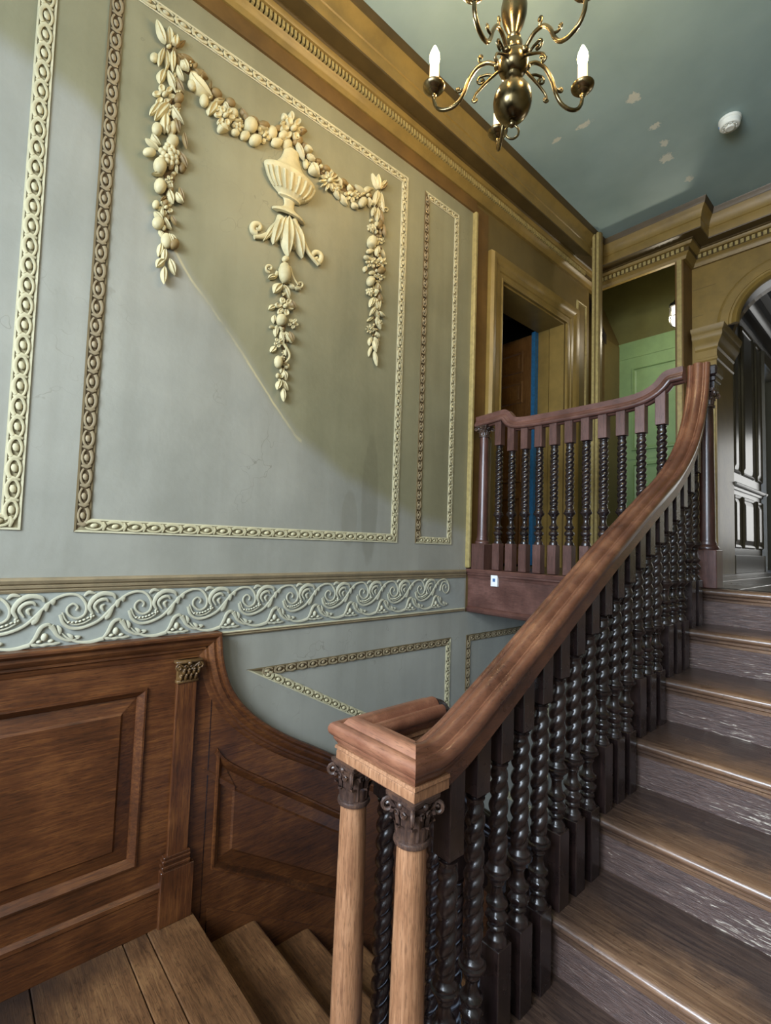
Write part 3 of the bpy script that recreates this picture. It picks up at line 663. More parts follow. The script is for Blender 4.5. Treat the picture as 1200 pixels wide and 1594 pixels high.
# ------------------------------------------------------------------ balusters
def ring_stack(rings, n=20):
    R = []
    for (z, fn) in rings:
        R.append([(fn(a) * math.cos(a), fn(a) * math.sin(a), z) for a in [k * 2 * PI / n for k in range(n)]])
    return R
SH = {}
def shaft_mesh(foot, zt0, zt1, z1, pitch=.062, s=1.0):
    """turned and barley-twisted shaft from z=foot up to z1; twist between zt0 and zt1"""
    key = (round(foot, 3), round(zt0, 3), round(zt1, 3), round(z1, 3), pitch)
    if key in SH: return SH[key]
    rings = []
    def c(z, r, mod=0.0, lob=8, ph=0.0):
        rings.append((z, (lambda a, r=r, mod=mod, lob=lob, ph=ph: s * r * (1 + mod * math.cos(lob * a + ph)))))
    L_ = zt0 - foot                                      # nominal 0.205
    u = lambda t: foot + t * L_ / 0.205
    for (t, r, mo, ph) in ((0, .026, 0, 0), (.004, .0265, 0, 0), (.008, .024, 0, 0), (.012, .025, 0, 0), (.018, .021, 0, 0), (.026, .0155, 0, 0), (.032, .015, 0, 0), (.036, .020, .10, 0), (.042, .021, .10, 0), (.046, .0165, 0, 0),
                        (.050, .016, 0, 0), (.054, .022, .05, 0), (.061, .025, .12, .8), (.069, .0255, .12, 1.6), (.077, .022, .08, 2.4), (.081, .0165, 0, 0), (.086, .0155, 0, 0), (.092, .022, 0, 0), (.099, .0265, 0, 0), (.106, .0265, 0, 0), (.110, .021, 0, 0), (.115, .0175, 0, 0),
                        (.128, .0145, 0, 0), (.140, .0135, 0, 0), (.150, .016, 0, 0), (.154, .019, 0, 0), (.158, .0175, 0, 0), (.166, .021, 0, 0), (.174, .0285, 0, 0), (.180, .0325, 0, 0), (.185, .0325, 0, 0), (.188, .027, 0, 0), (.192, .0285, 0, 0), (.197, .026, 0, 0), (.205, .020, 0, 0)):
        c(u(t), r, mo, 8, ph)
    nr = max(10, int((zt1 - zt0) / 0.0042))
    for i in range(1, nr):
        t = i / nr; z = zt0 + (zt1 - zt0) * t; ph = (z - zt0) / pitch * 2 * PI
        e = min(1, min(t, 1 - t) * (zt1 - zt0) / .02)
        rings.append((z, (lambda a, ph=ph, e=e: s * (.0245 - e * .0095 * (1 - abs(math.cos(a - ph)) ** 0.7) - (1 - e) * .005))))
    for (t, r) in ((0, .0185), (.25, .019), (.4, .0225), (.55, .0225), (.62, .018), (.8, .0195), (1, .0265)):
        c(zt1 + (z1 - zt1) * t, r)
    m_ = MB().rings(ring_stack(rings), True, True)
    SH[key] = m_.mesh('twisted_shaft', DARK, 55); return SH[key]
BLK = {}
def block_mesh(w_, h, dz0, mat, name):
    """square block of height h; its top slopes by dz0 per metre along y"""
    key = (w_, round(h, 3), round(dz0, 2), mat.name)
    if key in BLK: return BLK[key]
    hw = w_ / 2; b = MB().box(-hw, hw, -hw, hw, 0, h, .002)
    b.v = [(x, y, z + (y * dz0 if z > h * .5 else 0)) for (x, y, z) in b.v]
    BLK[key] = b.mesh(name, mat, 0); return BLK[key]
def baluster(parent, x, y, z, hb, zt0, zt1, ztb, ztop, slope, mat, bw=.054, pitch=.084):
    """heights are relative to z: base block to hb, twist zt0..zt1, top block ztb..ztop"""
    b = link('baluster', block_mesh(bw, hb, 0, mat, 'baluster'), parent); b.location = Vector((x, y, z)) - parent.location
    s_ = link('twisted_shaft', shaft_mesh(hb, zt0, zt1, ztb, pitch), b)
    t = link('top_block', block_mesh(bw - .004, ztop - ztb, slope, mat, 'top_block'), b); t.location = (0, 0, ztb)
    return b

# handrail centre line of the upper flight in the plane x = XR, as (y, z)
XR = 1.316
RPATH = catmull([Vector(p) for p in ((.758, 1.037), (.81, 1.038), (.886, 1.066), (.979, 1.115), (1.11, 1.187), (1.295, 1.292), (1.567, 1.445), (1.813, 1.577), (2.052, 1.702), (2.265, 1.815), (2.445, 1.95), (2.56, 2.088), (2.635, 2.235), (2.662, 2.345), (2.672, 2.42))], 5)
def railz(y):
    for a, b_ in zip(RPATH, RPATH[1:]):
        if a.x <= y <= b_.x: return a.y + (b_.y - a.y) * (y - a.x) / (b_.x - a.x)
    return RPATH[-1].y
def rprof(k=1.0, low=1.0):
    h = [(0, .046), (.008, .0452), (.015, .041), (.0195, .035), (.0225, .0305), (.026, .0300), (.0285, .0325), (.034, .034), (.040, .0325), (.0455, .028), (.0485, .021), (.049, .013), (.0465, .006), (.042, .002), (.0385, .001), (.0385, -.005), (.035, -.0105), (.0315, -.015), (.0305, -.019), (.0275, -.0205), (.0275, -.020 - .036 * low)]
    return [(a * k, b_ * k) for a, b_ in h] + [(-a * k, b_ * k) for a, b_ in h[:0:-1]]

ub = empty('stair_balustrade', (1.2, .79, 0), 'polished handrail on twisted dark balusters beside the rising flight, two corner newels', 'balustrade')
# level rail over the two newels with its return, mitred into the rising rail
ncr = MB().sweep([(1.115, 1.03, 1.037), (1.115, .758, 1.037), (XR, .758, 1.037), (XR, .95, 1.037)], (0, 0, 1), [(v, u_) for (u_, v) in rprof()], -1, True, False, True)
mitre = ncr.last
relbuild(ncr, 'newel_cap_rail', RAILX, ub, 40)
relbuild(MB().sweep([(XR, p.x, p.y) for p in RPATH], (1, 0, 0), rprof(), 1, True, False, False, mitre), 'handrail', RAIL, ub, 40)
relbuild(MB().sweep([(1.115, 1.02, 1.0), (1.115, .758, 1.0), (XR, .758, 1.0), (XR, .83, 1.0)], (0, 0, 1), [(.017, .024), (.017, .034), (.010, .036), (.006, .031), (.002, .0325), (-.014, .0325), (-.014, -.0325), (.002, -.0325), (.006, -.031), (.010, -.036), (.017, -.034), (.017, -.024)], 1), 'newel_frieze', NEWEL, ub, 30)

def capital_mesh(r, h, w_, mat, name='capital'):
    """Corinthian capital, foot at z = 0, neck radius r, height h, abacus half width w_"""
    m_ = MB(); m_.lathe([(r * 1.22, 0), (r * 1.28, .004), (r * 1.22, .010), (r * 1.0, .012), (r * .98, .03), (r * 1.02, h * .6), (r * 1.3, h * .84)], n=20)
    def leafring(n, z0, hh, rr, out, w2, ph):
        for k in range(n):
            a = ph + k * 2 * PI / n; er = Vector((math.cos(a), math.sin(a), 0)); et = Vector((-er.y, er.x, 0)); R = []
            for i in range(6):
                t = i / 5; wd = w2 * (1, 1.15, 1.1, .95, .7, .25)[i]
                ro = rr + out * (0, .1, .22, .5, .95, 1.05)[i]; zz = z0 + hh * (0, .35, .66, .9, 1.0, .86)[i]
                R.append([er * (ro + d_) + et * (wd * s_) + Vector((0, 0, zz)) for s_, d_ in ((-1, -.001), (-.4, .002), (0, .004), (.4, .002), (1, -.001))])
            m_.rings(R, False, False)
    leafring(8, .012, h * .36, r * 1.0, r * .42, r * .36, 0); leafring(8, .014, h * .60, r * 1.0, r * .5, r * .34, PI / 8)
    for k in range(4):
        a = PI / 4 + k * PI / 2; er = Vector((math.cos(a), math.sin(a), 0)); et = Vector((-er.y, er.x, 0))
        R0 = r * 1.0; R1 = w_ * 1.34
        pts = [er * (R0 + (R1 - R0) * t ** 1.6) + Vector((0, 0, h * (.5 + .36 * t))) for t in (0, .3, .6, .85)]
        cc = er * (R1 - .002) + Vector((0, 0, h * .71)); rv = h * .15
        for i in range(15):
            b_ = PI * .62 - i * .55; q = rv * (1 - i / 18); pts.append(cc + er * (q * math.cos(b_)) + Vector((0, 0, q * math.sin(b_))))
        m_.tube(pts, lambda t: r * (.17 - .06 * t), 6, None)
        # small flower in the middle of each abacus side
        b_ = a + PI / 4; e2 = Vector((math.cos(b_), math.sin(b_), 0)); m_.ell(e2 * (w_ * .92) + Vector((0, 0, h * .84)), e2 * r * .2, Vector((-e2.y, e2.x, 0)) * r * .26, (0, 0, r * .26), 8, 5)
        for sg in (-1, 1):
            c0 = e2 * (r * 1.2) + Vector((-e2.y, e2.x, 0)) * (sg * r * .28) + Vector((0, 0, h * .66))
            m_.tube([c0 + Vector((-e2.y, e2.x, 0)) * (sg * q * math.cos(g)) + Vector((0, 0, q * math.sin(g))) for g, q in [(i * .6, r * .26 * (1 - i / 14)) for i in range(11)]], r * .08, 5)
    def ab(f, z):
        out = []
        for k in range(4):
            a = PI / 4 + k * PI / 2
            for j, (da, rr) in enumerate(((-.06, 1.36), (.06, 1.36), (.42, 1.06), (PI / 4, .93), (PI / 2 - .42, 1.06))):
                out.append((f * w_ * rr * math.cos(a + da), f * w_ * rr * math.sin(a + da), z))
        return out
    m_.rings([ab(.93, h * .86), ab(.97, h * .90), ab(.97, h * .92), ab(1.04, h * .94), ab(1.06, h)], True, True)
    return m_.mesh(name, mat, 45)
def newel(parent, x, y, z0, z1, r0, r1, hb, wb, caph, capw, mat, capmat, blockmat):
    col = MB()
    zb = z0 + hb; zc = z1 - caph
    prof = [(r0 * 1.35, zb), (r0 * 1.42, zb + .008), (r0 * 1.3, zb + .018), (r0 * 1.12, zb + .022), (r0 * 1.16, zb + .03), (r0 * 1.0, zb + .042)]
    for i in range(9):
        t = i / 8; prof.append((r0 + (r1 - r0) * t ** 1.5, zb + .05 + (zc - zb - .05) * t))
    o = relbuild(MB().lathe(prof, x, y, 24), 'newel_column', mat, parent, 50)
    b = MB().box(x - wb / 2, x + wb / 2, y - wb / 2, y + wb / 2, z0, zb, .003).build('base_block', blockmat, o, 0)
    c = link('capital', capital_mesh(r1, caph, capw, capmat), o); c.location = (x, y, zc)
    return o
newel(ub, 1.312, .758, .0, .986, .037, .031, .30, .085, .098, .040, NEWEL, CARVE, DARK)
newel(ub, 1.115, .758, .0, .986, .037, .031, .30, .085, .098, .040, NEWEL, CARVE, DARK)
for k in range(1, 8):
    js = (1, 2) if k == 1 else ((0, 1) if k == 7 else (0, 1, 2))
    for j in js:
        y = NOSE[k - 1] + .025 + .0945 * j + .027; z = k * H
        zr = railz(y); sl = (railz(y + .02) - railz(y - .02)) / .04
        top = zr - .048 * math.sqrt(1 + sl * sl) - z; tb = top - .128 - (.06 if k == 1 and j == 1 else 0)
        baluster(ub, XR, y, z, .207, .392, tb - .022, tb, top + .014, sl, DARK)
# lower flight rail and balusters, plane x = 1.085
XL = 1.115
LP = catmull([Vector(p) for p in ((1.02, 1.036), (1.05, 1.02), (1.068, .965), (1.09, .88), (1.13, .785), (1.2, .705), (1.32, .62), (1.6, .45), (2.0, .215), (2.4, -.02))], 5)
def lrail(y):
    for a, b_ in zip(LP, LP[1:]):
        if a.x <= y <= b_.x: return a.y + (b_.y - a.y) * (y - a.x) / (b_.x - a.x)
    return LP[-1].y
lb = empty('stair_balustrade', (XL, 1.0, 0), 'dark handrail and twisted balusters dropping behind the two newels beside the descending flight', 'balustrade')
relbuild(MB().sweep([(XL, p.x, p.y) for p in LP], (1, 0, 0), rprof(), 1), 'handrail', DARK, lb, 40)
for k in range(0, 5):
    for j in range(3):
        y = LN[k] + .060 + .0945 * j; z = -(k + 1) * H
        zr = lrail(y); sl = (lrail(y + .02) - lrail(y - .02)) / .04
        if k == 0 and j == 2: sl = -1.0
        if k == 0 and j < 2: zr, sl = 1.037, 0
        top = zr - .048 * math.sqrt(1 + min(sl * sl, 2)) - z; tb = top - .12
        baluster(lb, XL, y, z, .207, .405, tb - .022, tb, top + .01, max(-1, sl), DARK)

# landing balustrade, plane y = 2.6
XP = [(.03, 2.325), (.20, 2.336), (.245, 2.338), (.265, 2.322), (.285, 2.298), (.32, 2.278), (.37, 2.268), (.45, 2.264), (.65, 2.262), (.9, 2.264), (1.02, 2.268), (1.09, 2.28), (1.14, 2.30), (1.175, 2.325), (1.195, 2.348), (1.21, 2.36), (1.24, 2.362), (1.272, 2.364)]
YL = 2.6
lbal = empty('landing_balustrade', (.65, YL, ZL), 'reddish landing rail with short twisted balusters across the stairwell edge', 'balustrade')
LPX = [Vector((a, 0, b_)) for a, b_ in XP]
relbuild(MB().sweep([(p.x, YL, p.z) for p in catmull(LPX, 3)], (0, -1, 0), rprof(.80), -1), 'handrail', RED, lbal, 40)
newel(lbal, .085, YL, ZL, 2.30, .034, .029, .175, .10, .075, .042, REDZ, CARVE, REDZ)
tn = newel(lbal, XR + .016, 2.712, ZL, 2.30, .034, .029, .18, .10, 
           .085, .042, wood('dark post wood', srgb(30, 17, 15), srgb(58, 34, 29), srgb(84, 52, 45), 'Z', .3, 1.2, .12, .3), CARVE, REDZ)
relbuild(MB().box(XR - .036, XR + .058, 2.68, 2.76, 2.30, 2.335).box(XR - .042, XR + .066, 2.67, 2.77, 2.335, 2.36, .004).box(XR - .048, XR + .074, 2.66, 2.778, 2.36, 2.412, .008), 'newel_cap_rail', DARK, lbal, 30)
def lz(x):
    for a, b_ in zip(XP, XP[1:]):
        if a[0] <= x <= b_[0]: return a[1] + (b_[1] - a[1]) * (x - a[0]) / (b_[0] - a[0])
    return XP[-1][1]
for i in range(12):
    x = .208 + .0962 * i
    if x > 1.26: break
    top = lz(x) - .040 - ZL; tb = .752 if 0 < i < 10 else (.80 if i == 0 else .78)
    b = baluster(lbal, x, YL, ZL + .012, .168, .375, tb - .02, tb, top + .012, 0, REDZ, .052, .062)

# fascia of the landing edge
fas = empty('landing_fascia', (.65, 2.57, 1.09), 'reddish board with moulded top and bottom along the landing edge', 'fascia')
relbuild(MB().box(0.0, 1.30, 2.568, 2.60, 1.085, 1.335), 'fascia_board', RED, fas, 0)
relbuild(MB().sweep([(0, 2.57, 1.34), (1.30, 2.57, 1.34)], (0, 0, 1), [(-.045, 0), (-.045, .006), (-.03, .01), (-.022, .018), (-.012, .018), (-.01, .026), (.008, .03), (.014, .026), (.016, -.09), (0, -.09)], -1), 'nosing_moulding', RED, fas, 30)
relbuild(MB().sweep([(0, 2.57, 1.10), (1.30, 2.57, 1.10)], (0, 0, 1), [(-.030, -.02), (-.030, .006), (-.022, .016), (-.008, .020), (.004, .014), (.012, .004), (.012, 0)], -1), 'lower_moulding', RED, fas, 30)
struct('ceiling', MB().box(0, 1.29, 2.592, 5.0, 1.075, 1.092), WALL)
nc = empty('notice_card', (.222, 2.563, 1.29), 'small white card with a blue square fixed to the landing fascia', 'card')
relbuild(MB().box(.195, .245, 2.548, 2.566, 1.255, 1.325, .002), 'card_body', CARD, nc, 0)
relbuild(MB().box(.212, .230, 2.546, 2.549, 1.285, 1.305), 'blue_square', BLUEP, nc, 0)
# ------------------------------------------------------------------ wainscot on the left wall
from mathutils.geometry import tessellate_polygon
WX = 0.022
def board_with_holes(outer, holes, x0, x1, name, mat, parent):
    loops = [[Vector((0, p[0], p[1])) for p in lp_] for lp_ in [outer] + holes]
    flat = [p for lp_ in loops for p in lp_]; tris = tessellate_polygon(loops); m_ = MB()
    m_.add([(x1, p.y, p.z) for p in flat], [tuple(t) for t in tris])
    for lp_ in [outer]:
        n = len(lp_); v = [(x, p[0], p[1]) for x in (x0, x1) for p in lp_]
        m_.add(v, [(i, (i + 1) % n, n + (i + 1) % n, n + i) for i in range(n)])
    return relbuild(m_, name, mat, parent, 0)
def raised_panel(poly, name, mat, mouldmat, parent, X=WX, mw=.034, fw=.055):
    R = []; prof = ((0, -.001), (.003, .008), (.010, .010), (.016, .004), (.026, -.002), (mw, -.014))
    for d_, dx in prof: R.append([(X + dx, q[0], q[1]) for q in (inset(poly, d_) if d_ else poly)])
    relbuild(MB().rings(R, True, False), 'panel_moulding', mouldmat, parent, 30)
    R = []
    for d_, dx in ((mw - .002, -.014), (mw + fw - .008, -.003), (mw + fw, .003)): R.append([(X + dx, q[0], q[1]) for q in inset(poly, d_)])
    m_ = MB().rings(R, True, False); loop = [Vector((0, q[1], q[2])) for q in R[-1]]
    m_.add(R[-1], [tuple(t) for t in tessellate_polygon([loop])])
    return relbuild(m_, name, mat, parent, 12)
wp = empty('wainscot_panelling', (0, 0, 0), 'brown oak wainscot with raised panels and small pilaster, cap sweeping down the stairs', 'panelling')
cap_pts = [px(a, b_, .05) for a, b_ in ((346, 984), (349.5, 1030), (365, 1076), (400, 1115), (450, 1145), (500, 1166), (535, 1181))]
zt = cap_pts[0][1]
cur = [Vector((a, b_)) for a, b_ in catmull([Vector((a, b_)) for a, b_ in cap_pts], 4)]
e = cur[-1]; cur += [Vector((e.x + d_, e.y - .5936 * d_)) for d_ in (.3, .8, 1.4, 2.3)]
outer = [Vector((-1.5, zt))] + cur
capprof = [(0, 0), (.052, 0), (.058, .005), (.058, .013), (.051, .021), (.043, .024), (.043, .030), (.046, .036), (.040, .050), (.034, .055), (.034, .064), (.027, .070), (.025, .086), (.022, .09), (0, .09)]
relbuild(MB().sweep([(0, p.x, p.y) for p in outer], (1, 0, 0), capprof, -1), 'cap_moulding', OAK, wp, 35)
inner = []
tmp = [Vector((0, p.x, p.y)) for p in outer]
for i in range(len(tmp)):
    t0 = (tmp[i] - tmp[i - 1]).normalized() if i else (tmp[1] - tmp[0]).normalized()
    t1 = (tmp[i + 1] - tmp[i]).normalized() if i < len(tmp) - 1 else t0
    n0 = -Vector((1, 0, 0)).cross(t0); n1 = -Vector((1, 0, 0)).cross(t1); bb = (n0 + n1).normalized(); k = 1 / max(.35, bb.dot(n0))
    q = tmp[i] + bb * (.086 * k); inner.append((q.y, q.z))
yJ = (px(304, 1200, WX)[0] + px(300, 1200, WX)[0]) / 2 + .004
# level section
pr_ = px(230, 1069, WX); pb_ = px(217, 1346, WX); pt_ = px(60, 1094, WX)
lev_holes = [[(-.62, pb_[1]), (pr_[0], pb_[1]), (pr_[0], pr_[1]), (-.62, pr_[1])]]
il = [p for p in inner if p[0] < yJ + .001]
board_with_holes([(-1.5, 0), (yJ, 0), (yJ, inner[0][1])] + [(-1.5, inner[0][1])], lev_holes, 0, WX, 'stile_frame', OAK, wp)
raised_panel(lev_holes[0], 'wall_panel', OAK, OAK, wp)
sk = px(246, 1376, .036)[1]
relbuild(MB().sweep([(WX, -1.5, 0), (WX, px(249, 1400, .04)[0], 0)], (0, 0, 1), [(0, 0), (0, .014), (sk - .03, .014), (sk - .026, .018), (sk - .012, .018), (sk - .008, .012), (sk, .004), (sk, 0)], -1), 'skirting_board', OAK, wp, 30)
# pilaster
ya, yb = px(268, 1200, .04)[0], px(299, 1200, .04)[0]
zcap0, zcap1 = px(290, 1060, .04)[1], px(290, 1027, .05)[1]
zb1 = px(275, 1327, .045)[1]
sh_ = MB().box(WX, .040, ya, yb, zb1 - .02, zcap0, .002)
pil = relbuild(sh_, 'pilaster_shaft', OAKV, wp, 0)
m_ = MB().box(WX, .046, ya + .012, ya + .016, zb1, zcap0 - .01).box(WX, .0405, ya + .018, yb - .006, zb1, zcap0 - .02)
m_.v = m_.v
base = MB().box(0, .052, px(248, 1400, .05)[0], px(299, 1400, .05)[0], 0, zb1 - .052, .003)
for (g, z0, z1) in ((.046, zb1 - .052, zb1 - .042), (.050, zb1 - .042, zb1 - .03), (.044, zb1 - .03, zb1 - .02), (.048, zb1 - .02, zb1 - .010), (.042, zb1 - .01, zb1)):
    base.box(0, g + .006, ya - .012 - (g - .04), yb + .008, z0, z1, .002)
relbuild(base, 'pilaster_base', OAKV, wp, 0)
cap = MB(); hc = zcap1 - zcap0; yc = (ya + yb) / 2; hw = (yb - ya) / 2
cap.box(WX, .046, ya - .004, yb + .004, zcap0 - .004, zcap0 + .008, .002).box(WX, .06, ya - .014, yb + .014, zcap1 - .012, zcap1, .003).box(WX, .040, ya, yb, zcap0, zcap1)
for i in range(4):
    for r_ in range(2):
        y = ya + (i + .5) / 4 * 2 * hw + (0 if r_ == 0 else hw / 4)
        if y > yb: continue
        z0 = zcap0 + .006 + r_ * hc * .24
        cap.ell((.044 + .004 * r_, y, z0 + hc * .14), (.012, 0, .004), (0, .0085, 0), (0, 0, hc * .17), 8, 5); cap.ell((.054 + .003 * r_, y, z0 + hc * .27), (.007, 0, 0), (0, .006, 0), (0, 0, .006), 8, 5)
for sg in (-1, 1):
    c0 = Vector((.056, yc + sg * (hw + .002), zcap1 - .026))
    cap.tube([c0 + Vector((.0, sg * q * math.cos(g), q * math.sin(g))) for g, q in [(PI * .5 - i * .55, .014 * (1 - i / 17)) for i in range(14)]], .004, 6)
    cap.tube([(.05, yc + sg * .004, zcap0 + hc * .5), (.054, yc + sg * hw * .6, zcap0 + hc * .72), (.056, yc + sg * (hw), zcap1 - .013)], .004, 6)
    c0 = Vector((.054, yc + sg * hw * .36, zcap1 - .028))
    cap.tube([c0 + Vector((.0, -sg * q * math.cos(g), q * math.sin(g))) for g, q in [(i * .6, .009 * (1 - i / 12)) for i in range(10)]], .003, 6)
cap.ell((.058, yc, zcap1 - .012), (.008, 0, 0), (0, .010, 0), (0, 0, .009), 8, 5)
o = relbuild(cap, 'capital', wood('gilded carved capital', srgb(52, 34, 20), srgb(104, 76, 42), srgb(150, 116, 66), 'Z', .4, 3, .3), wp, 45)
# raking section
rk = [p for p in inner if p[0] > yJ + .0005]
i0 = next(i for i, p in enumerate(inner) if p[0] > yJ)
L0 = px(326, 1409, WX); SL = -.5936
def zbot(y): return px(330, 1352, WX)[1] + SL * (y - px(330, 1352, WX)[0]) * 1.04
top_px = [(336, 1157), (350, 1178), (375, 1193), (405, 1207), (460, 1231), (530, 1263)]
tp = [px(a, b_, WX) for a, b_ in top_px]
yl = px(333, 1250, WX)[0]
tpc = [tuple(v) for v in catmull([Vector(p) for p in tp], 3)]
yr = 1.70
def ztop(y):
    for a, b_ in zip(tpc, tpc[1:]):
        if a[0] <= y <= b_[0]: return a[1] + (b_[1] - a[1]) * (y - a[0]) / (b_[0] - a[0])
    return tpc[-1][1] + SL * (y - tpc[-1][0])
h1 = [(yl, zbot(yl))] + [(yr, zbot(yr)), (yr, ztop(yr))] + [p for p in tpc[::-1] if p[0] > yl + .004] + [(yl, ztop(yl + .004))]
holes = [h1]; y = 1.845
while y < 3.5:
    y2 = y + .62; holes.append([(y, zbot(y)), (y2, zbot(y2)), (y2, ztop(y2)), (y, ztop(y))]); y = y2 + .145
out = [(yJ, -.10)] + [(4.0, SL * (4.0 - .82) - .5)] + [p for p in inner[::-1] if p[0] > yJ and p[0] < 3.9] + [(yJ, zt - .12)]
out = [(yJ, SL * 0 - .30), (3.85, SL * (3.85 - .82) - .34), (3.85, inner[-1][1] + SL * (3.85 - inner[-1][0]))] + [p for p in inner[::-1] if yJ + .002 < p[0] < 3.84] + [(yJ, zt - .1)]
board_with_holes(out, holes, 0, WX, 'stile_frame', OAK, wp)
for h_ in holes: raised_panel(h_, 'wall_panel', OAK, OAK, wp)
# joint bead along the top of the stair string and the upright joint beside the pilaster
l0 = px(326, 1409, .026); l1 = px(482, 1436, .026)
sl2 = (l1[1] - l0[1]) / (l1[0] - l0[0])
relbuild(MB().prism([(l0[0] - .01, l0[1]), (3.8, l0[1] + sl2 * (3.8 - l0[0])), (3.8, l0[1] + sl2 * (3.8 - l0[0]) - .8), (l0[0] - .01, -.5)], 0, .0, .028), 'wall_string', OAK, wp, 0)
relbuild(MB().box(0, .0235, yJ + .052, yJ + .0545, -.05, zt - .13), 'joint_bead', DARK, wp, 0)

# ------------------------------------------------------------------ ornament on the plaster: egg borders
def egg_mesh(name, mat):
    m_ = MB()
    pts = [Vector((.0015, .44 * math.cos(a) * .066, .36 * math.sin(a) * .044)) for a in [math.radians(-150 + i * 25) for i in range(13)]]
    m_.tube(pts, lambda t: .0050 * (.7 + .6 * t), 6, .75)
    m_.ell((.0015, .002, -.001), (.0055, 0, 0), (0, .0125, 0), (0, .002, .0095), 8, 4, True)
    m_.tube([(.001, .028, .015), (.003, .033, .002), (.001, .030, -.017)], lambda t: .0035 + .003 * math.sin(PI * t), 5, .7)
    return m_.mesh(name, mat, 60)
EGL = egg_mesh('egg', EGG_LIGHT); EGD = egg_mesh('egg', EGG_DARK)
def border(poly, dark, w_, step, label, group=None, skip=()):
    b = empty('panel_border', (0, poly[0][0], poly[0][1]), label, 'border')
    inn = inset(poly, w_); f1 = inset(poly, .007); f2 = inset(poly, w_ - .006); n = len(poly)
    for i in range(n):
        if i in skip: continue
        j = (i + 1) % n; dk = dark[i]
        def strip(a, c, h, mat, name):
            q = [a[i], a[j], c[j], c[i]]
            relbuild(MB().prism(q, 0, .0004, h), name, mat, b, 0)
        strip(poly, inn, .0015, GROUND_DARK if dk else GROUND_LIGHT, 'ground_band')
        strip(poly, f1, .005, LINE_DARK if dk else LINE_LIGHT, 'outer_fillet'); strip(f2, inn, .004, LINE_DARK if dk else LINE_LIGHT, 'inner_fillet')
        mid = inset(poly, w_ / 2 + .001); a = Vector(mid[i]); c = Vector(mid[j]); L_ = (c - a).length; t = (c - a).normalized()
        cnt = max(1, round(L_ / step)); sc = w_ / .05
        ang = math.atan2(t.y, t.x)
        for k in range(cnt):
            p = a + t * (L_ * (k + .5) / cnt)
            if p.x > 2.53 and p.y > 1.05: continue
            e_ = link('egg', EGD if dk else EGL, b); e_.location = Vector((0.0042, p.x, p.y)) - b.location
            e_.rotation_euler = (ang, 0, 0); e_.scale = (sc, sc * (L_ / cnt) / .066, sc)
    return b
ZB0, ZB1 = 1.508, 3.708
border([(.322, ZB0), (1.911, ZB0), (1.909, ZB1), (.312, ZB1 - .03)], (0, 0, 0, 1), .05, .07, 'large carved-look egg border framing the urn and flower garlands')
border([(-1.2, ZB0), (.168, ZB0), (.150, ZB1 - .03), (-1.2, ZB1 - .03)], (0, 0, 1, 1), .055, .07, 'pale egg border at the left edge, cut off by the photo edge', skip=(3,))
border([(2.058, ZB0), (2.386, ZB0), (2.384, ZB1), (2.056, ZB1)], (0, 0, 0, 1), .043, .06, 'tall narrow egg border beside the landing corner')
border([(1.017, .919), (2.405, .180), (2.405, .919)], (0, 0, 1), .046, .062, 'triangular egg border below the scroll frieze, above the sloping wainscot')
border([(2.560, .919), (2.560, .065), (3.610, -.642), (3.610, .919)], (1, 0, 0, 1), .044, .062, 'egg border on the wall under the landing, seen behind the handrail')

# ------------------------------------------------------------------ scroll frieze
fz = empty('scroll_frieze', (0, .5, 1.2), 'running band of pale carved-look leafy scrolls between two brown mouldings', 'frieze')
relbuild(MB().box(.0004, .002, -1.49, 2.531, 1.095, 1.30), 'ground_band', FRIEZE_GROUND, fz, 0)
relbuild(MB().sweep([(0, -1.5, 1.295), (0, 2.531, 1.295)], (0, 0, 1), [(0, 0), (.0, .006), (.008, .009), (.012, .005), (.016, .011), (.024, .012), (.027, .006), (.031, .012), (.042, .016), (.050, .010), (.052, 0)], -1), 'top_moulding', FRIEZE_BROWN, fz, 30)
relbuild(MB().box(.001, .013, -1.49, 2.531, 1.334, 1.343, .002), 'top_fillet', LINE_LIGHT, fz, 0)
relbuild(MB().sweep([(0, .86, 1.078), (0, 2.531, 1.078)], (0, 0, 1), [(0, 0), (.0, .006), (.006, .010), (.010, .005), (.014, .009), (.020, .008), (.021, 0)], -1), 'lower_moulding', FRIEZE_BROWN, fz, 30)
relbuild(MB().box(.001, .009, .86, 2.531, 1.0935, 1.099, .001), 'lower_fillet', LINE_LIGHT, fz, 0)
O3 = px(465 / 4, 780 + 675 / 4)
def c3(x, y, h=.004):
    a = px(x / 4, 780 + y / 4); return Vector((h, a[0] - O3[0], a[1] - O3[1]))
def tube3(m_, pts, r, flat=.7, n=6): m_.tube(catmull([c3(*p) for p in pts], 4), r, n, flat)
sc_ = MB()
tube3(sc_, [(372, 705), (392, 760), (450, 790), (530, 778), (620, 735), (700, 655), (770, 590), (840, 562), (900, 570), (937, 620), (930, 675), (885, 700), (842, 676), (838, 640), (868, 615), (893, 633), (884, 655)], lambda t: .0062 - .0026 * t)
tube3(sc_, [(385, 690), (410, 742), (460, 765), (520, 755), (580, 720)], .003)
for i in range(7):
    a, b_ = 425 + i * 24, 752 + 14 * math.sin(i / 6 * PI) - i * 7; p = c3(a, b_, .003); sc_.ell(p, (.006, 0, 0), (0, .0055, .0025), (0, -.0015, .0038), 7, 4, True)
for i in range(3):
    p = c3(566 + (i % 2) * 14, 720 - i * 8, .004); sc_.ell(p, (.006, 0, 0), (0, .005, 0), (0, 0, .005), 7, 4, True)
scm = sc_.mesh('scroll', FRIEZE_WHITE, 60)
lf_ = MB()
tube3(lf_, [(575, 700), (553, 655), (585, 600), (640, 572), (700, 580), (716, 604)], lambda t: .0035 + .0058 * math.sin(PI * min(1, t * 1.02)) ** .8, .7)
tube3(lf_, [(610, 692), (585, 652), (612, 618), (655, 608), (672, 625)], lambda t: .003 + .004 * math.sin(PI * t), .8)
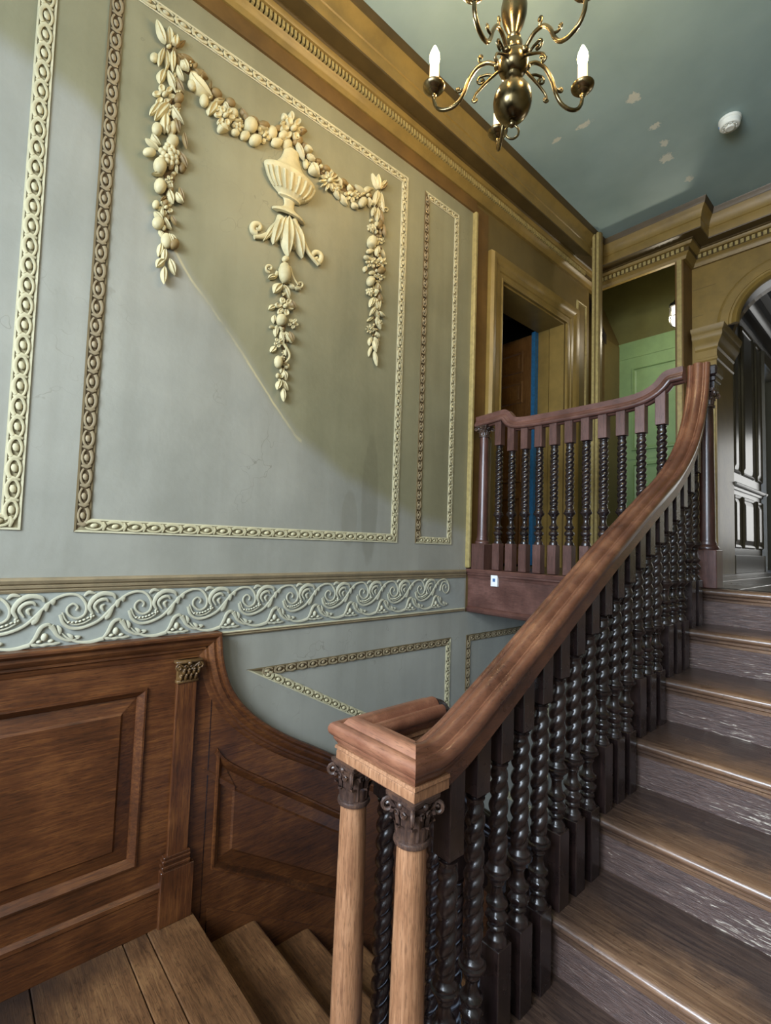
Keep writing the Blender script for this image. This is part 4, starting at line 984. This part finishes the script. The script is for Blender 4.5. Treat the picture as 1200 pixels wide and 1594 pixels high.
tube3(lf_, [(640, 680), (628, 655), (648, 640)], lambda t: .003 + .003 * math.sin(PI * t), .7)
tube3(lf_, [(520, 590), (550, 566), (592, 572)], lambda t: .003 + .004 * math.sin(PI * t), .7)
for (a, b_, c_, d_) in ((705, 648, 676, 722), (742, 606, 728, 658), (775, 584, 766, 622), (690, 700, 655, 735)):
    tube3(lf_, [(a, b_), ((a + c_) / 2 - 8, (b_ + d_) / 2), (c_, d_)], lambda t: .003 + .006 * math.sin(PI * t), .6)
lfm = lf_.mesh('acanthus_leaf', FRIEZE_WHITE, 60)
pm_ = MB()
tube3(pm_, [(636, 852), (668, 812), (700, 752), (735, 733), (748, 742)], lambda t: .0045 + .003 * math.sin(PI * t))
tube3(pm_, [(752, 742), (768, 765), (790, 800), (845, 826), (900, 812)], lambda t: .008 * (1 - t) + .002)
tube3(pm_, [(640, 848), (690, 852), (740, 846), (800, 838)], lambda t: .0035 + .003 * math.sin(3 * PI * t) ** 2)
tube3(pm_, [(640, 850), (560, 872), (480, 872), (420, 850), (384, 820)], lambda t: .006 * (1 - t) + .002)
for (a, b_, rx, rz) in ((718, 806, .011, .015), (690, 832, .009, .006), (752, 828, .010, .007)):
    pm_.ell(c3(a, b_, .002), (.009, 0, 0), (0, rx, 0), (0, 0, rz), 8, 4, True)
for (a, b_, c_, d_) in ((838, 786, 868, 820), (786, 738, 800, 790), (878, 800, 908, 812)):
    tube3(pm_, [(a, b_), ((a + c_) / 2 + 6, (b_ + d_) / 2), (c_, d_)], lambda t: .002 + .005 * math.sin(PI * t), .6)
pmm = pm_.mesh('palmette', FRIEZE_WHITE, 60)
for i in range(-5, 10):
    y0 = O3[0] + .2212 * i; z0 = O3[1] + .0005 * i
    for nm, me in (('scroll', scm), ('acanthus_leaf', lfm), ('palmette', pmm)):
        if nm != 'scroll' and i == 9: continue
        if nm == 'scroll' and i == 9: continue
        o = link(nm, me, fz); o.location = Vector((0.0035, y0, z0)) - fz.location
# the last spiral before the landing fascia
lm_ = MB(); tube3(lm_, [(372, 705), (385, 660), (420, 615), (470, 605), (520, 625)], lambda t: .006 - .002 * t)
o = lm_.build('scroll', FRIEZE_WHITE, fz, 60); o.location = Vector((0.001, O3[0] + .2212 * 9, O3[1] + .004)) - fz.location

# ------------------------------------------------------------------ garlands, swags and urn
class Rel:
    """relief pieces laid on the plaster; coordinates measured on the photograph and taped out on the wall plane x = 0"""
    def __init__(s, root, ox, oy, sc, lift=.004): s.root = root; s.ox = ox; s.oy = oy; s.sc = sc; s.k = 0; s.lift = lift
    def p(s, x, y): return Vector(px(s.ox + x / s.sc, s.oy + y / s.sc))
    def put(s, mb, name, mat, parent=None): s.k += 1; return relbuild(mb, name, mat, parent or s.root, 60)
    def x0(s): return s.lift + (s.k * 7 % 5) * .003
    def leaf(s, x0, y0, x1, y1, w_, mat=None, name='leaf'):
        a = s.p(x0, y0); b_ = s.p(x1, y1); d = Vector((x1 - x0, y1 - y0)); nrm = Vector((-d.y, d.x)).normalized()
        m0 = s.p((x0 + x1) / 2, (y0 + y1) / 2); m1 = s.p((x0 + x1) / 2 + nrm.x * w_ / 2, (y0 + y1) / 2 + nrm.y * w_ / 2); side = m1 - m0
        W_ = side.length; R = []; X0 = s.x0(); bend = (s.k % 3 - 1) * .10
        for i in range(8):
            t = i / 7; wd = math.sin(PI * (t ** .85)) ** .75 * .98 + .02; hgt = W_ * .7 * (.45 + .55 * math.sin(PI * t)) + .004
            c = a + (b_ - a) * t + side * (bend * math.sin(PI * t) * 2)
            row = []
            for (f, hh) in ((-1, -.004 / max(W_, .004)), (-.8, .45), (-.4, .9), (0, .62), (.4, 1.0), (.8, .55), (1, -.004 / max(W_, .004))):
                q = c + side * (f * wd); row.append((X0 + hgt * hh, q.x, q.y))
            R.append(row)
        return s.put(MB().rings(R, False, False), name, mat or PLASTER_CREAM)
    def fruit(s, cx, cy, w_, h_, rot=0, mat=None, name='fruit'):
        c = s.p(cx, cy); r = math.radians(rot); ux = s.p(cx + math.cos(r) * w_ / 2, cy + math.sin(r) * w_ / 2) - c; uy = s.p(cx - math.sin(r) * h_ / 2, cy + math.cos(r) * h_ / 2) - c
        hh = min(ux.length, uy.length) * .8; X0 = s.x0()
        return s.put(MB().ell((X0, c.x, c.y), (hh, 0, 0), (0, ux.x, ux.y), (0, uy.x, uy.y), 12, 6, True), name, mat or PLASTER_CREAM)
    def berries(s, cx, cy, r, n, br):
        m_ = MB(); X0 = s.x0()
        for i in range(n):
            a = i * 2.4; q = r * math.sqrt((i + .5) / n); c = s.p(cx + q * math.cos(a), cy + q * math.sin(a)); u = s.p(cx + q * math.cos(a) + br, cy + q * math.sin(a)) - c
            R_ = u.length; m_.ell((X0 + .010 * (1 - q / r), c.x, c.y), (R_, 0, 0), (0, R_, 0), (0, 0, R_), 7, 4, True)
        return s.put(m_, 'berry_cluster', PLASTER_CREAM)
    def flower(s, cx, cy, R_, n=5, ph=.3, narrow=.85):
        c = s.p(cx, cy); X0 = s.x0() + .006
        u = s.p(cx + R_ * .25, cy) - c; v = s.p(cx, cy + R_ * .25) - c; hh = u.length
        f = s.put(MB().ell((X0 + hh * .5, c.x, c.y), (hh * .8, 0, 0), (0, u.x, u.y), (0, v.x, v.y), 10, 5, True), 'flower', PLASTER_CREAM)
        for k in range(n):
            a = ph + k * 2 * PI / n; pc = s.p(cx + .62 * R_ * math.cos(a), cy + .62 * R_ * math.sin(a))
            al = s.p(cx + 1.02 * R_ * math.cos(a), cy + 1.02 * R_ * math.sin(a)) - pc
            wd = math.pi / n * .62 * narrow * R_
            sd = s.p(cx + .62 * R_ * math.cos(a) - math.sin(a) * wd, cy + .62 * R_ * math.sin(a) + math.cos(a) * wd) - pc
            m_ = MB(); rows = []
            for i, t in enumerate((1.0, .72, .4, .12)):
                z_ = (.0, hh * .75, hh * .55, hh * .35)[i]
                rows.append([(X0 - .004 + z_ * .9, pc.x + al.x * t * math.cos(g) + sd.x * t * math.sin(g), pc.y + al.y * t * math.cos(g) + sd.y * t * math.sin(g)) for g in [q * PI / 5 for q in range(10)]])
            m_.rings(rows, True, True); relbuild(m_, 'petal', PLASTER_CREAM, f, 60)
        return f
    def tube(s, pts, w0, w1, name='scroll', mat=None):
        P = [s.p(*q) for q in pts]; X0 = s.x0() + .003; P = [Vector((X0, q.x, q.y)) for q in P]; P = catmull(P, 4)
        k = (s.p(100, 0) - s.p(0, 0)).length / 100; k2 = (s.p(0, 100) - s.p(0, 0)).length / 100; kk = (k + k2) / 4
        return s.put(MB().tube(P, lambda t: kk * (w0 + (w1 - w0) * t), 8, .8), name, mat or PLASTER_CREAM)
    def volute(s, cx, cy, r, a0, turn, w_):
        pts = []
        for i in range(13):
            a = a0 + turn * i * .62; q = r * (1 - i / 14); pts.append((cx + q * math.cos(a), cy + q * math.sin(a)))
        return s.tube(pts, w_, w_ * .5, 'volute')
    def core(s, pts, w_, fill=1.0):
        P = catmull([s.p(*q) for q in pts], 5); k = (s.p(100, 0) - s.p(0, 0)).length / 100; k2 = (s.p(0, 100) - s.p(0, 0)).length / 100; hw = w_ * (k + k2) / 4
        Q = [Vector((.001, q.x, q.y)) for q in P]
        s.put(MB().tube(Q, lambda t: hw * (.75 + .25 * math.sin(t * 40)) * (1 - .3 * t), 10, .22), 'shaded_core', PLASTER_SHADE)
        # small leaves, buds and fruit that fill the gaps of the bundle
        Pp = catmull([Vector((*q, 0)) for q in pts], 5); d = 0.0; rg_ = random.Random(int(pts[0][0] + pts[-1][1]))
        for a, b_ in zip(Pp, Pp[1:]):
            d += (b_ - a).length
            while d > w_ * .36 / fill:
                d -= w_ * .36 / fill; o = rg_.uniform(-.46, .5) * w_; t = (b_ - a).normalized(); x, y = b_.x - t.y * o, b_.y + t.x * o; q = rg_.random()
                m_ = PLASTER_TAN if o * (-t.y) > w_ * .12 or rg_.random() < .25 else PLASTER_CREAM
                if q < .55:
                    an = math.atan2(t.y, t.x) + rg_.uniform(-.9, .9); l = w_ * rg_.uniform(.26, .42)
                    s.leaf(x - math.cos(an) * l, y - math.sin(an) * l, x + math.cos(an) * l, y + math.sin(an) * l, w_ * rg_.uniform(.26, .36), mat=m_)
                elif q < .85: s.fruit(x, y, w_ * rg_.uniform(.3, .44), w_ * rg_.uniform(.34, .5), rg_.uniform(-40, 40), mat=m_)
                else: s.flower(x, y, w_ * .34, 5, rg_.random())
    def run(s, txt):
        for ln in txt.split(';'):
            q = ln.split()
            if not q: continue
            a = [float(v) for v in q[1:]]
            if q[0] == 'L': s.leaf(*a)
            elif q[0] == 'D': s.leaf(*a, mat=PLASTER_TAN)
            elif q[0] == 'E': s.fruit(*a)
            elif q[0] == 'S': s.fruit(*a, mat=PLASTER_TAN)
            elif q[0] == 'B': s.berries(a[0], a[1], a[2], int(a[3]), a[4])
            elif q[0] == 'F': s.flower(a[0], a[1], a[2], int(a[3]) if len(a) > 3 else 5, a[4] if len(a) > 4 else .3, a[5] if len(a) > 5 else .85)
def gl(name, at, label, cat): a = px(*at); return empty(name, (0, a[0], a[1]), label, cat)
g1 = gl('garland_drop', (262, 60), 'long cream relief drop of leaves, fruit and flowers, the left one, largest', 'garland')
r = Rel(g1, 200, 20, 7.242)
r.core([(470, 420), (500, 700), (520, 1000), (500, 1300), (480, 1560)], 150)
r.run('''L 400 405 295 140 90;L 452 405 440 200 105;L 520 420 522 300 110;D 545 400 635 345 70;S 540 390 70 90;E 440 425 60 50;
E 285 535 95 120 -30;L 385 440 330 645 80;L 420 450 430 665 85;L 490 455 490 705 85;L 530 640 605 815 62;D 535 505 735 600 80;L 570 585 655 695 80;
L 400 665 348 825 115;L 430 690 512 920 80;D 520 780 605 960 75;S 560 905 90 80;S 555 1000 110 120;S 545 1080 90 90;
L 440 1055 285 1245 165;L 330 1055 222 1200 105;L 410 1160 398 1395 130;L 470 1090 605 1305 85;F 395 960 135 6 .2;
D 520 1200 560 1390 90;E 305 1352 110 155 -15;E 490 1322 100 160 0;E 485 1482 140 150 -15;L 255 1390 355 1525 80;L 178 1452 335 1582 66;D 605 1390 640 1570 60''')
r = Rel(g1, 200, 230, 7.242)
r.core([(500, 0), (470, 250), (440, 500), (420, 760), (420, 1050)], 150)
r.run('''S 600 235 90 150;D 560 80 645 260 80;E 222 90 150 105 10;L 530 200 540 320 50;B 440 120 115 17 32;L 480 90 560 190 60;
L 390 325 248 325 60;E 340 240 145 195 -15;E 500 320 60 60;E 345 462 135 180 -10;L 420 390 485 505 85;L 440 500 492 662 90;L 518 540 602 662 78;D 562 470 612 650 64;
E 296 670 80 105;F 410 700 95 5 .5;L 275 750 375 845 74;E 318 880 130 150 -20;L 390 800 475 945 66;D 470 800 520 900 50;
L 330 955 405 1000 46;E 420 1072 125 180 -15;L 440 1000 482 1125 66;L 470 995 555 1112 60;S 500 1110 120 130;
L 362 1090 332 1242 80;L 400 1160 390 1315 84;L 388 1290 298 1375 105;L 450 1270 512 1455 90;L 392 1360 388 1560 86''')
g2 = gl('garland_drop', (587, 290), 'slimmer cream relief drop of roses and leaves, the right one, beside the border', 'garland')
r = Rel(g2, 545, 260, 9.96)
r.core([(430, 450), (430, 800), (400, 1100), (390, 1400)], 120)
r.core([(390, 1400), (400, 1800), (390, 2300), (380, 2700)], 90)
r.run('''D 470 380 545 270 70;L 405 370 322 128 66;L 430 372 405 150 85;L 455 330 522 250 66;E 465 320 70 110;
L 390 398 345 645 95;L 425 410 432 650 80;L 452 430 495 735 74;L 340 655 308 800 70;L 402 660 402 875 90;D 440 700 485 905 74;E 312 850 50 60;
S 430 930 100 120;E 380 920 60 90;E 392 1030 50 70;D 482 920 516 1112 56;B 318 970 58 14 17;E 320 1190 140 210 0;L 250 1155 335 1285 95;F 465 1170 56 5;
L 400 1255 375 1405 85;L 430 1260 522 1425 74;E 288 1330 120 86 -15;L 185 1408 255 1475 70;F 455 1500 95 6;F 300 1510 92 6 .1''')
r.volute(545, 690, 46, 2.6, 1, 26)
r = Rel(g2, 545, 410, 9.375)
r.run('''L 205 60 200 145 64;E 300 162 95 66;S 430 130 120 110;F 430 210 66 5;E 276 285 112 155;L 372 300 442 435 72;B 270 440 52 13 16;L 342 400 362 475 62;D 395 440 455 600 66;
L 312 520 258 662 84;L 342 520 392 705 92;L 420 560 402 700 50;L 332 660 255 790 56;L 332 670 402 825 64;L 400 720 482 802 50;L 322 790 236 862 56;L 362 800 422 980 64;
F 395 890 52 5;F 275 975 68 8 0 .75;L 350 1020 405 1105 50;L 302 1085 268 1212 56;L 332 1090 382 1242 56;L 320 1130 347 1315 66;L 302 1220 256 1372 46;L 322 1300 362 1512 56''')
s1 = gl('fruit_swag', (385, 210), 'cream relief swag of fruit and flowers hanging left of the urn', 'garland')
r = Rel(s1, 280, 80, 5.4545)
r.core([(20, 110), (180, 300), (400, 540), (620, 670), (800, 730), (930, 740)], 105)
r.run('''D 0 60 115 130 56;L 20 105 62 205 60;D 115 180 230 260 60;E 92 316 66 105 -25;L 78 208 265 425 125;S 300 380 120 70 40;E 192 452 72 112 -15;L 278 440 375 432 62;S 420 460 100 60 45;
L 300 450 236 562 110;L 318 640 395 705 92;F 365 585 92 6 .2;L 368 450 402 525 46;E 447 545 60 90 -40;B 486 635 46 12 15;E 460 712 78 64 30;E 590 652 102 140 -25;E 545 735 88 84;E 628 780 105 105 20;
D 508 500 575 595 50;D 575 580 660 650 60;S 700 650 100 60 20;F 702 742 64 5;L 655 655 735 695 46;E 775 705 84 125 -20;E 812 796 96 86;E 862 736 78 76;S 830 670 80 60;
L 880 640 836 642 56;L 905 600 862 548 50;L 940 615 928 535 56;D 1000 690 1058 715 60;S 990 780 90 90;F 940 690 108 6 .1;E 905 808 86 104 -10''')
s2 = gl('fruit_swag', (530, 290), 'cream relief swag with a sunflower hanging right of the urn', 'garland')
r = Rel(s2, 460, 220, 7.5)
r.core([(60, 90), (200, 260), (380, 440), (560, 570), (740, 640), (880, 640)], 120)
r.run('''L -10 40 78 258 70;D 60 40 140 120 70;L 90 80 178 155 90;L 110 188 200 272 66;E 107 290 62 125 -8;L 170 285 245 445 125;D 225 300 310 372 60;S 250 260 90 60 40;S 340 350 110 60 40;S 430 420 110 60 40;S 540 500 110 60 40;S 640 560 100 56 30;
L 372 350 400 420 46;F 365 500 118 10 0 .8;B 385 505 48 12 14;L 470 450 512 565 56;E 520 548 56 66;L 430 540 492 705 56;B 450 590 40 10 12;L 505 640 585 775 66;L 590 550 650 605 56;F 640 650 88 6;L 640 740 705 815 66;E 762 740 92 130 15;
L 680 530 800 645 54;E 815 592 76 80;L 830 560 900 582 46;L 832 680 852 795 56;L 850 720 895 772 44''')
# urn and its pendant
ur = gl('urn_pendant', (448, 290), 'cream relief urn on scrolled acanthus with flower pendant, centre of the painted panel', 'urn')
r = Rel(ur, 380, 160, 6.131)
ay = 1.116
L_ = px(412, 259); R_ = px(488, 304)
prof = [(.040, 3.415), (.042, 3.40), (.046, 3.375), (.058, 3.345), (.078, 3.318), (.102, 3.298), (.132, 3.288), (.140, 3.282), (.142, 3.274), (.139, 3.262), (.134, 3.25), (.124, 3.225), (.108, 3.202), (.088, 3.183), (.066, 3.17), (.060, 3.165), (.060, 3.160), (.034, 3.155), (.028, 3.145), (.026, 3.13), (.030, 3.118), (.048, 3.103), (.072, 3.092), (.088, 3.084), (.090, 3.078), (.088, 3.072), (.06, 3.07)]
m_ = MB(); rows = []
for (rr, z) in prof:
    rows.append([(.004 + .42 * rr * math.sin(a) * (1 + (.05 * math.cos(22 * a) if 3.17 < z < 3.25 else 0)), ay - rr * math.cos(a), z) for a in [PI * k / 40 for k in range(41)]])
m_.rings(rows, False, False); relbuild(m_, 'urn_bowl', PLASTER_CREAM, ur, 50)
m_ = MB()
for k in range(9):
    a = PI * (k + .8) / 10.6
    pts = []
    for (rr, z) in ((.138, 3.255), (.128, 3.228), (.112, 3.204), (.09, 3.184)):
        pts.append((.006 + .42 * rr * math.sin(a), ay - rr * math.cos(a), z))
    m_.tube(catmull([Vector(p) for p in pts], 3), lambda t: .010 * (1 - .55 * t), 6)
relbuild(m_, 'gadroon', PLASTER_CREAM, ur, 60)
r.run('''D 470 1150 520 1250 60;L 345 1115 262 1370 130;L 380 1110 330 1330 80;L 452 1150 540 1500 130;L 405 1110 395 1490 150;L 470 1200 470 1420 110;L 300 1150 170 1340 70;E 378 1512 66 66''')
r.tube([(345, 1120), (290, 1220), (200, 1285), (85, 1300)], 84, 34); r.tube([(450, 1140), (530, 1320), (590, 1440), (690, 1570)], 74, 32)
r.volute(118, 1208, 58, 1.7, 1, 58); r.volute(668, 1488, 62, 1.2, -1, 58)
r = Rel(ur, 390, 400, 6.645)
r.core([(350, 60), (350, 400), (330, 700), (340, 1000), (320, 1300)], 85)
r.run('''E 350 42 64 66;E 335 185 120 225 -5;L 335 100 335 270 46;L 245 215 165 240 60;L 395 290 440 350 50;L 440 325 505 362 40;
L 305 305 220 395 105;L 330 305 388 445 70;D 400 470 440 560 70;L 250 525 180 555 66;F 335 530 102 6 .2;E 300 668 105 130 -10;L 240 610 228 700 46;F 422 705 58 5;L 265 715 250 835 56;L 300 780 332 905 46;D 380 790 420 900 60;L 345 785 415 905 66;
F 275 900 54 5;L 252 930 198 995 70;L 180 730 232 745 34;E 270 1100 84 135 -5;E 366 1140 56 66;E 265 1240 40 56;E 298 1245 36 50;L 325 1185 352 1285 66;L 292 1290 256 1385 70;L 328 1290 374 1395 66;L 318 1368 325 1505 56''')
r.tube([(270, 170), (240, 225), (185, 240)], 40, 24); r.volute(182, 135, 44, 1.6, 1, 30)
r.tube([(385, 120), (420, 230), (470, 310)], 26, 20); r.volute(500, 298, 40, 2.8, -1, 28)
r.tube([(325, 915), (378, 1000), (382, 1060), (338, 1112)], 34, 20)

# ------------------------------------------------------------------ chandelier
CH = Vector((1.031, 1.478, 3.2))
ch = empty('chandelier', CH, 'brass chandelier with five scrolled arms and lit candle bulbs', 'chandelier')
zz = lambda L_: [(a, b_ - CH.z) for a, b_ in L_]
def sph(r, zc, n=9, k=1.0): return [(max(.003, r * math.sin(PI * i / n)), zc + k * r * -math.cos(PI * i / n)) for i in range(n + 1)]
MB().lathe(zz(sph(.072, 3.195, 14, 1.08)), n=28).build('lower_globe', BRASS, ch, 60)
MB().lathe(zz([(.02, 3.262), (.026, 3.268), (.02, 3.275), (.03, 3.282), (.034, 3.288), (.026, 3.294), (.03, 3.30)]), n=20).build('neck_ring', BRASS, ch, 50)
MB().lathe(zz(sph(.058, 3.348, 12, .95)), n=28).build('hub_globe', BRASS, ch, 60)
MB().lathe(zz([(.03, 3.395), (.034, 3.40), (.034, 3.43), (.03, 3.435), (.016, 3.438), (.02, 3.45), (.026, 3.456), (.018, 3.465), (.024, 3.48), (.038, 3.51), (.048, 3.55), (.05, 3.58), (.044, 3.61), (.032, 3.64), (.022, 3.67), (.018, 3.7), (.03, 3.715), (.034, 3.73), (.022, 3.745), (.012, 3.76), (.01, 3.80)]), n=28).build('baluster_stem', BRASS, ch, 50)
MB().lathe(zz([(.005, 3.79), (.005, 4.18), (.05, 4.19), (.055, 4.219), (.01, 4.2195)]), n=16).build('hanging_rod', BRASS, ch, 40)
rg = MB().tube([(0 + .026 * math.cos(a) * .7, .026 * math.cos(a) * .7, 3.075 - CH.z + .028 * math.sin(a)) for a in [i * 2 * PI / 18 for i in range(19)]], .0042, 8)
rg.lathe(zz([(.006, 3.095), (.012, 3.10), (.014, 3.112), (.01, 3.122)]), n=12); rg.build('pull_ring', BRASS, ch, 60)
def rz(pts): return [Vector((a, 0, b_ - CH.z)) for a, b_ in pts]
am = MB()
am.tube(catmull(rz([(.050, 3.352), (.072, 3.372), (.102, 3.386), (.140, 3.376), (.170, 3.335), (.188, 3.288), (.212, 3.252), (.248, 3.238), (.284, 3.246), (.305, 3.275), (.311, 3.315)]), 5), .0075, 10)
def curl(cx, cz, r0, a0, tr, rad):
    am.tube([Vector((cx + q * math.cos(a), 0, cz - CH.z + q * math.sin(a))) for a, q in [(a0 + tr * i * .5, r0 * (1 - i / 15)) for i in range(14)]], lambda t: rad * (1 - .35 * t), 7)
    q = r0 * (1 - 13 / 15); am.ell((cx, 0, cz - CH.z), (0, 0, .006), (.006, 0, 0), (0, .006, 0), 8, 5)
am.tube(catmull(rz([(.058, 3.335), (.082, 3.318), (.112, 3.296), (.140, 3.270), (.150, 3.248)]), 4), lambda t: .0062 - .002 * t, 8)
curl(.142, 3.246, .012, 0, -1, .0045)
am.tube(catmull(rz([(.075, 3.325), (.098, 3.335), (.125, 3.335)]), 4), .005, 8); curl(.118, 3.318, .020, 1.2, -1, .005)
am.tube(catmull(rz([(.178, 3.315), (.196, 3.300), (.212, 3.298)]), 4), .0048, 8); curl(.210, 3.309, .011, -1.5, 1, .0042)
am.tube(catmull(rz([(.108, 3.384), (.128, 3.398), (.132, 3.415)]), 4), .0045, 8); curl(.123, 3.416, .010, 0, 1, .004)
am.lathe([(.012, 3.345 - CH.z), (.016, 3.35 - CH.z), (.016, 3.362 - CH.z), (.012, 3.367 - CH.z)], .056, 0, 10)
arm0 = am.build('arm', BRASS, ch, 60)
pan = MB().lathe(zz([(.008, 3.305), (.012, 3.312), (.010, 3.318), (.020, 3.322), (.026, 3.327), (.024, 3.332), (.036, 3.338), (.043, 3.346), (.0445, 3.352), (.041, 3.352), (.032, 3.346), (.018, 3.344), (.016, 3.356), (.018, 3.36), (.0175, 3.366), (.004, 3.366)]), .311, 0, 20).build('drip_pan', BRASS, arm0, 50)
MB().lathe(zz([(.017, 3.360), (.019, 3.366), (.019, 3.440), (.015, 3.443), (.004, 3.443)]), .311, 0, 14).build('candle_sleeve', CANDLE, arm0, 50)
MB().lathe(zz([(.012, 3.442), (.018, 3.455), (.021, 3.472), (.018, 3.494), (.009, 3.515), (.002, 3.528)]), .311, 0, 14).build('flame_bulb', BULB, arm0, 60)
for i, a in enumerate((208.6, 136, 64, -8, -80)):
    o = arm0 if i == 0 else dup(arm0)
    o.parent = ch; o.rotation_euler = (0, 0, math.radians(a))
    q = math.radians(a)
    point('candle_light', (CH.x + .311 * math.cos(q), CH.y + .311 * math.sin(q), 3.545), .018, 3.6, (1.0, .70, .36))

# ------------------------------------------------------------------ smoke detector, lantern
sd = empty('smoke_detector', (1.275, 3.452, ZC), 'round white smoke detector on the ceiling', 'detector'); sd.scale = (1.2, 1.2, 1.35)
MB().lathe([(.05, -.001), (.05, -.012), (.047, -.014)], n=32).build('mounting_plate', WHITE, sd, 30)
MB().lathe([(.046, -.012), (.047, -.018), (.045, -.034), (.041, -.038), (.034, -.039), (.033, -.036), (.024, -.036), (.022, -.044), (.018, -.047), (.003, -.047)], n=32).build('sensor_cap', WHITE, sd, 30)
sl = MB()
for k in range(10):
    a = k * 2 * PI / 10; c, s_ = math.cos(a), math.sin(a); v = []
    for rr in (.026, .032):
        for t in (-.005, .005):
            for z in (-.0375, -.0415): v.append((rr * c - t * s_, rr * s_ + t * c, z))
    sl.add(v, [(0, 1, 3, 2), (4, 6, 7, 5), (0, 4, 5, 1), (2, 3, 7, 6), (0, 2, 6, 4), (1, 5, 7, 3)])
sl.build('vent_rib', WHITE, sd, 0)
MB().box(-.046, -.043, -.016, .010, -.030, -.020).build('blue_label', BLUEP, sd, 0)
lx, ly, lz_ = .612, 4.6, 3.575
ln = empty('wall_lantern', (lx, ly, lz_ - .1), 'small lit black bulkhead lantern on the side of the recess opening', 'lamp')
relbuild(MB().lathe([(.018, lz_ + .14), (.022, lz_ + .12), (.050, lz_ + .11), (.056, lz_ + .095), (.056, lz_ + .08), (.045, lz_ + .08)], lx, ly, 20).tube([(lx, ly, lz_ + .13), (lx + .02, ly, lz_ + .17), (lx + .07, ly, lz_ + .175), (.765, ly, lz_ + .16)], .009, 8).box(.745, .765, ly - .03, ly + .03, lz_ + .12, lz_ + .2, .003), 'lamp_cap', BLACK, ln, 40)
relbuild(MB().lathe([(.036, lz_ + .085), (.037, lz_ + .03), (.037, lz_ - .05), (.031, lz_ - .08), (.018, lz_ - .095), (.003, lz_ - .10)], lx, ly, 20), 'lamp_glass', LAMPGLASS, ln, 60)
cg = MB()
for k in range(4):
    a = .6 + k * PI / 2; c, s_ = math.cos(a), math.sin(a); cg.tube([(lx + r_ * c, ly + r_ * s_, z) for r_, z in ((.052, lz_ + .09), (.052, lz_ - .05), (.042, lz_ - .09), (.0, lz_ - .11))], .004, 6)
for z in (lz_ - .01,): cg.tube([(lx + .052 * math.cos(a), ly + .052 * math.sin(a), z) for a in [i * PI / 10 for i in range(21)]], .004, 6)
relbuild(cg, 'wire_guard', BLACK, ln, 60)
point('lantern_light', (lx - .08, ly - .02, lz_ - .02), .03, 5.0, (1.0, .9, .7))
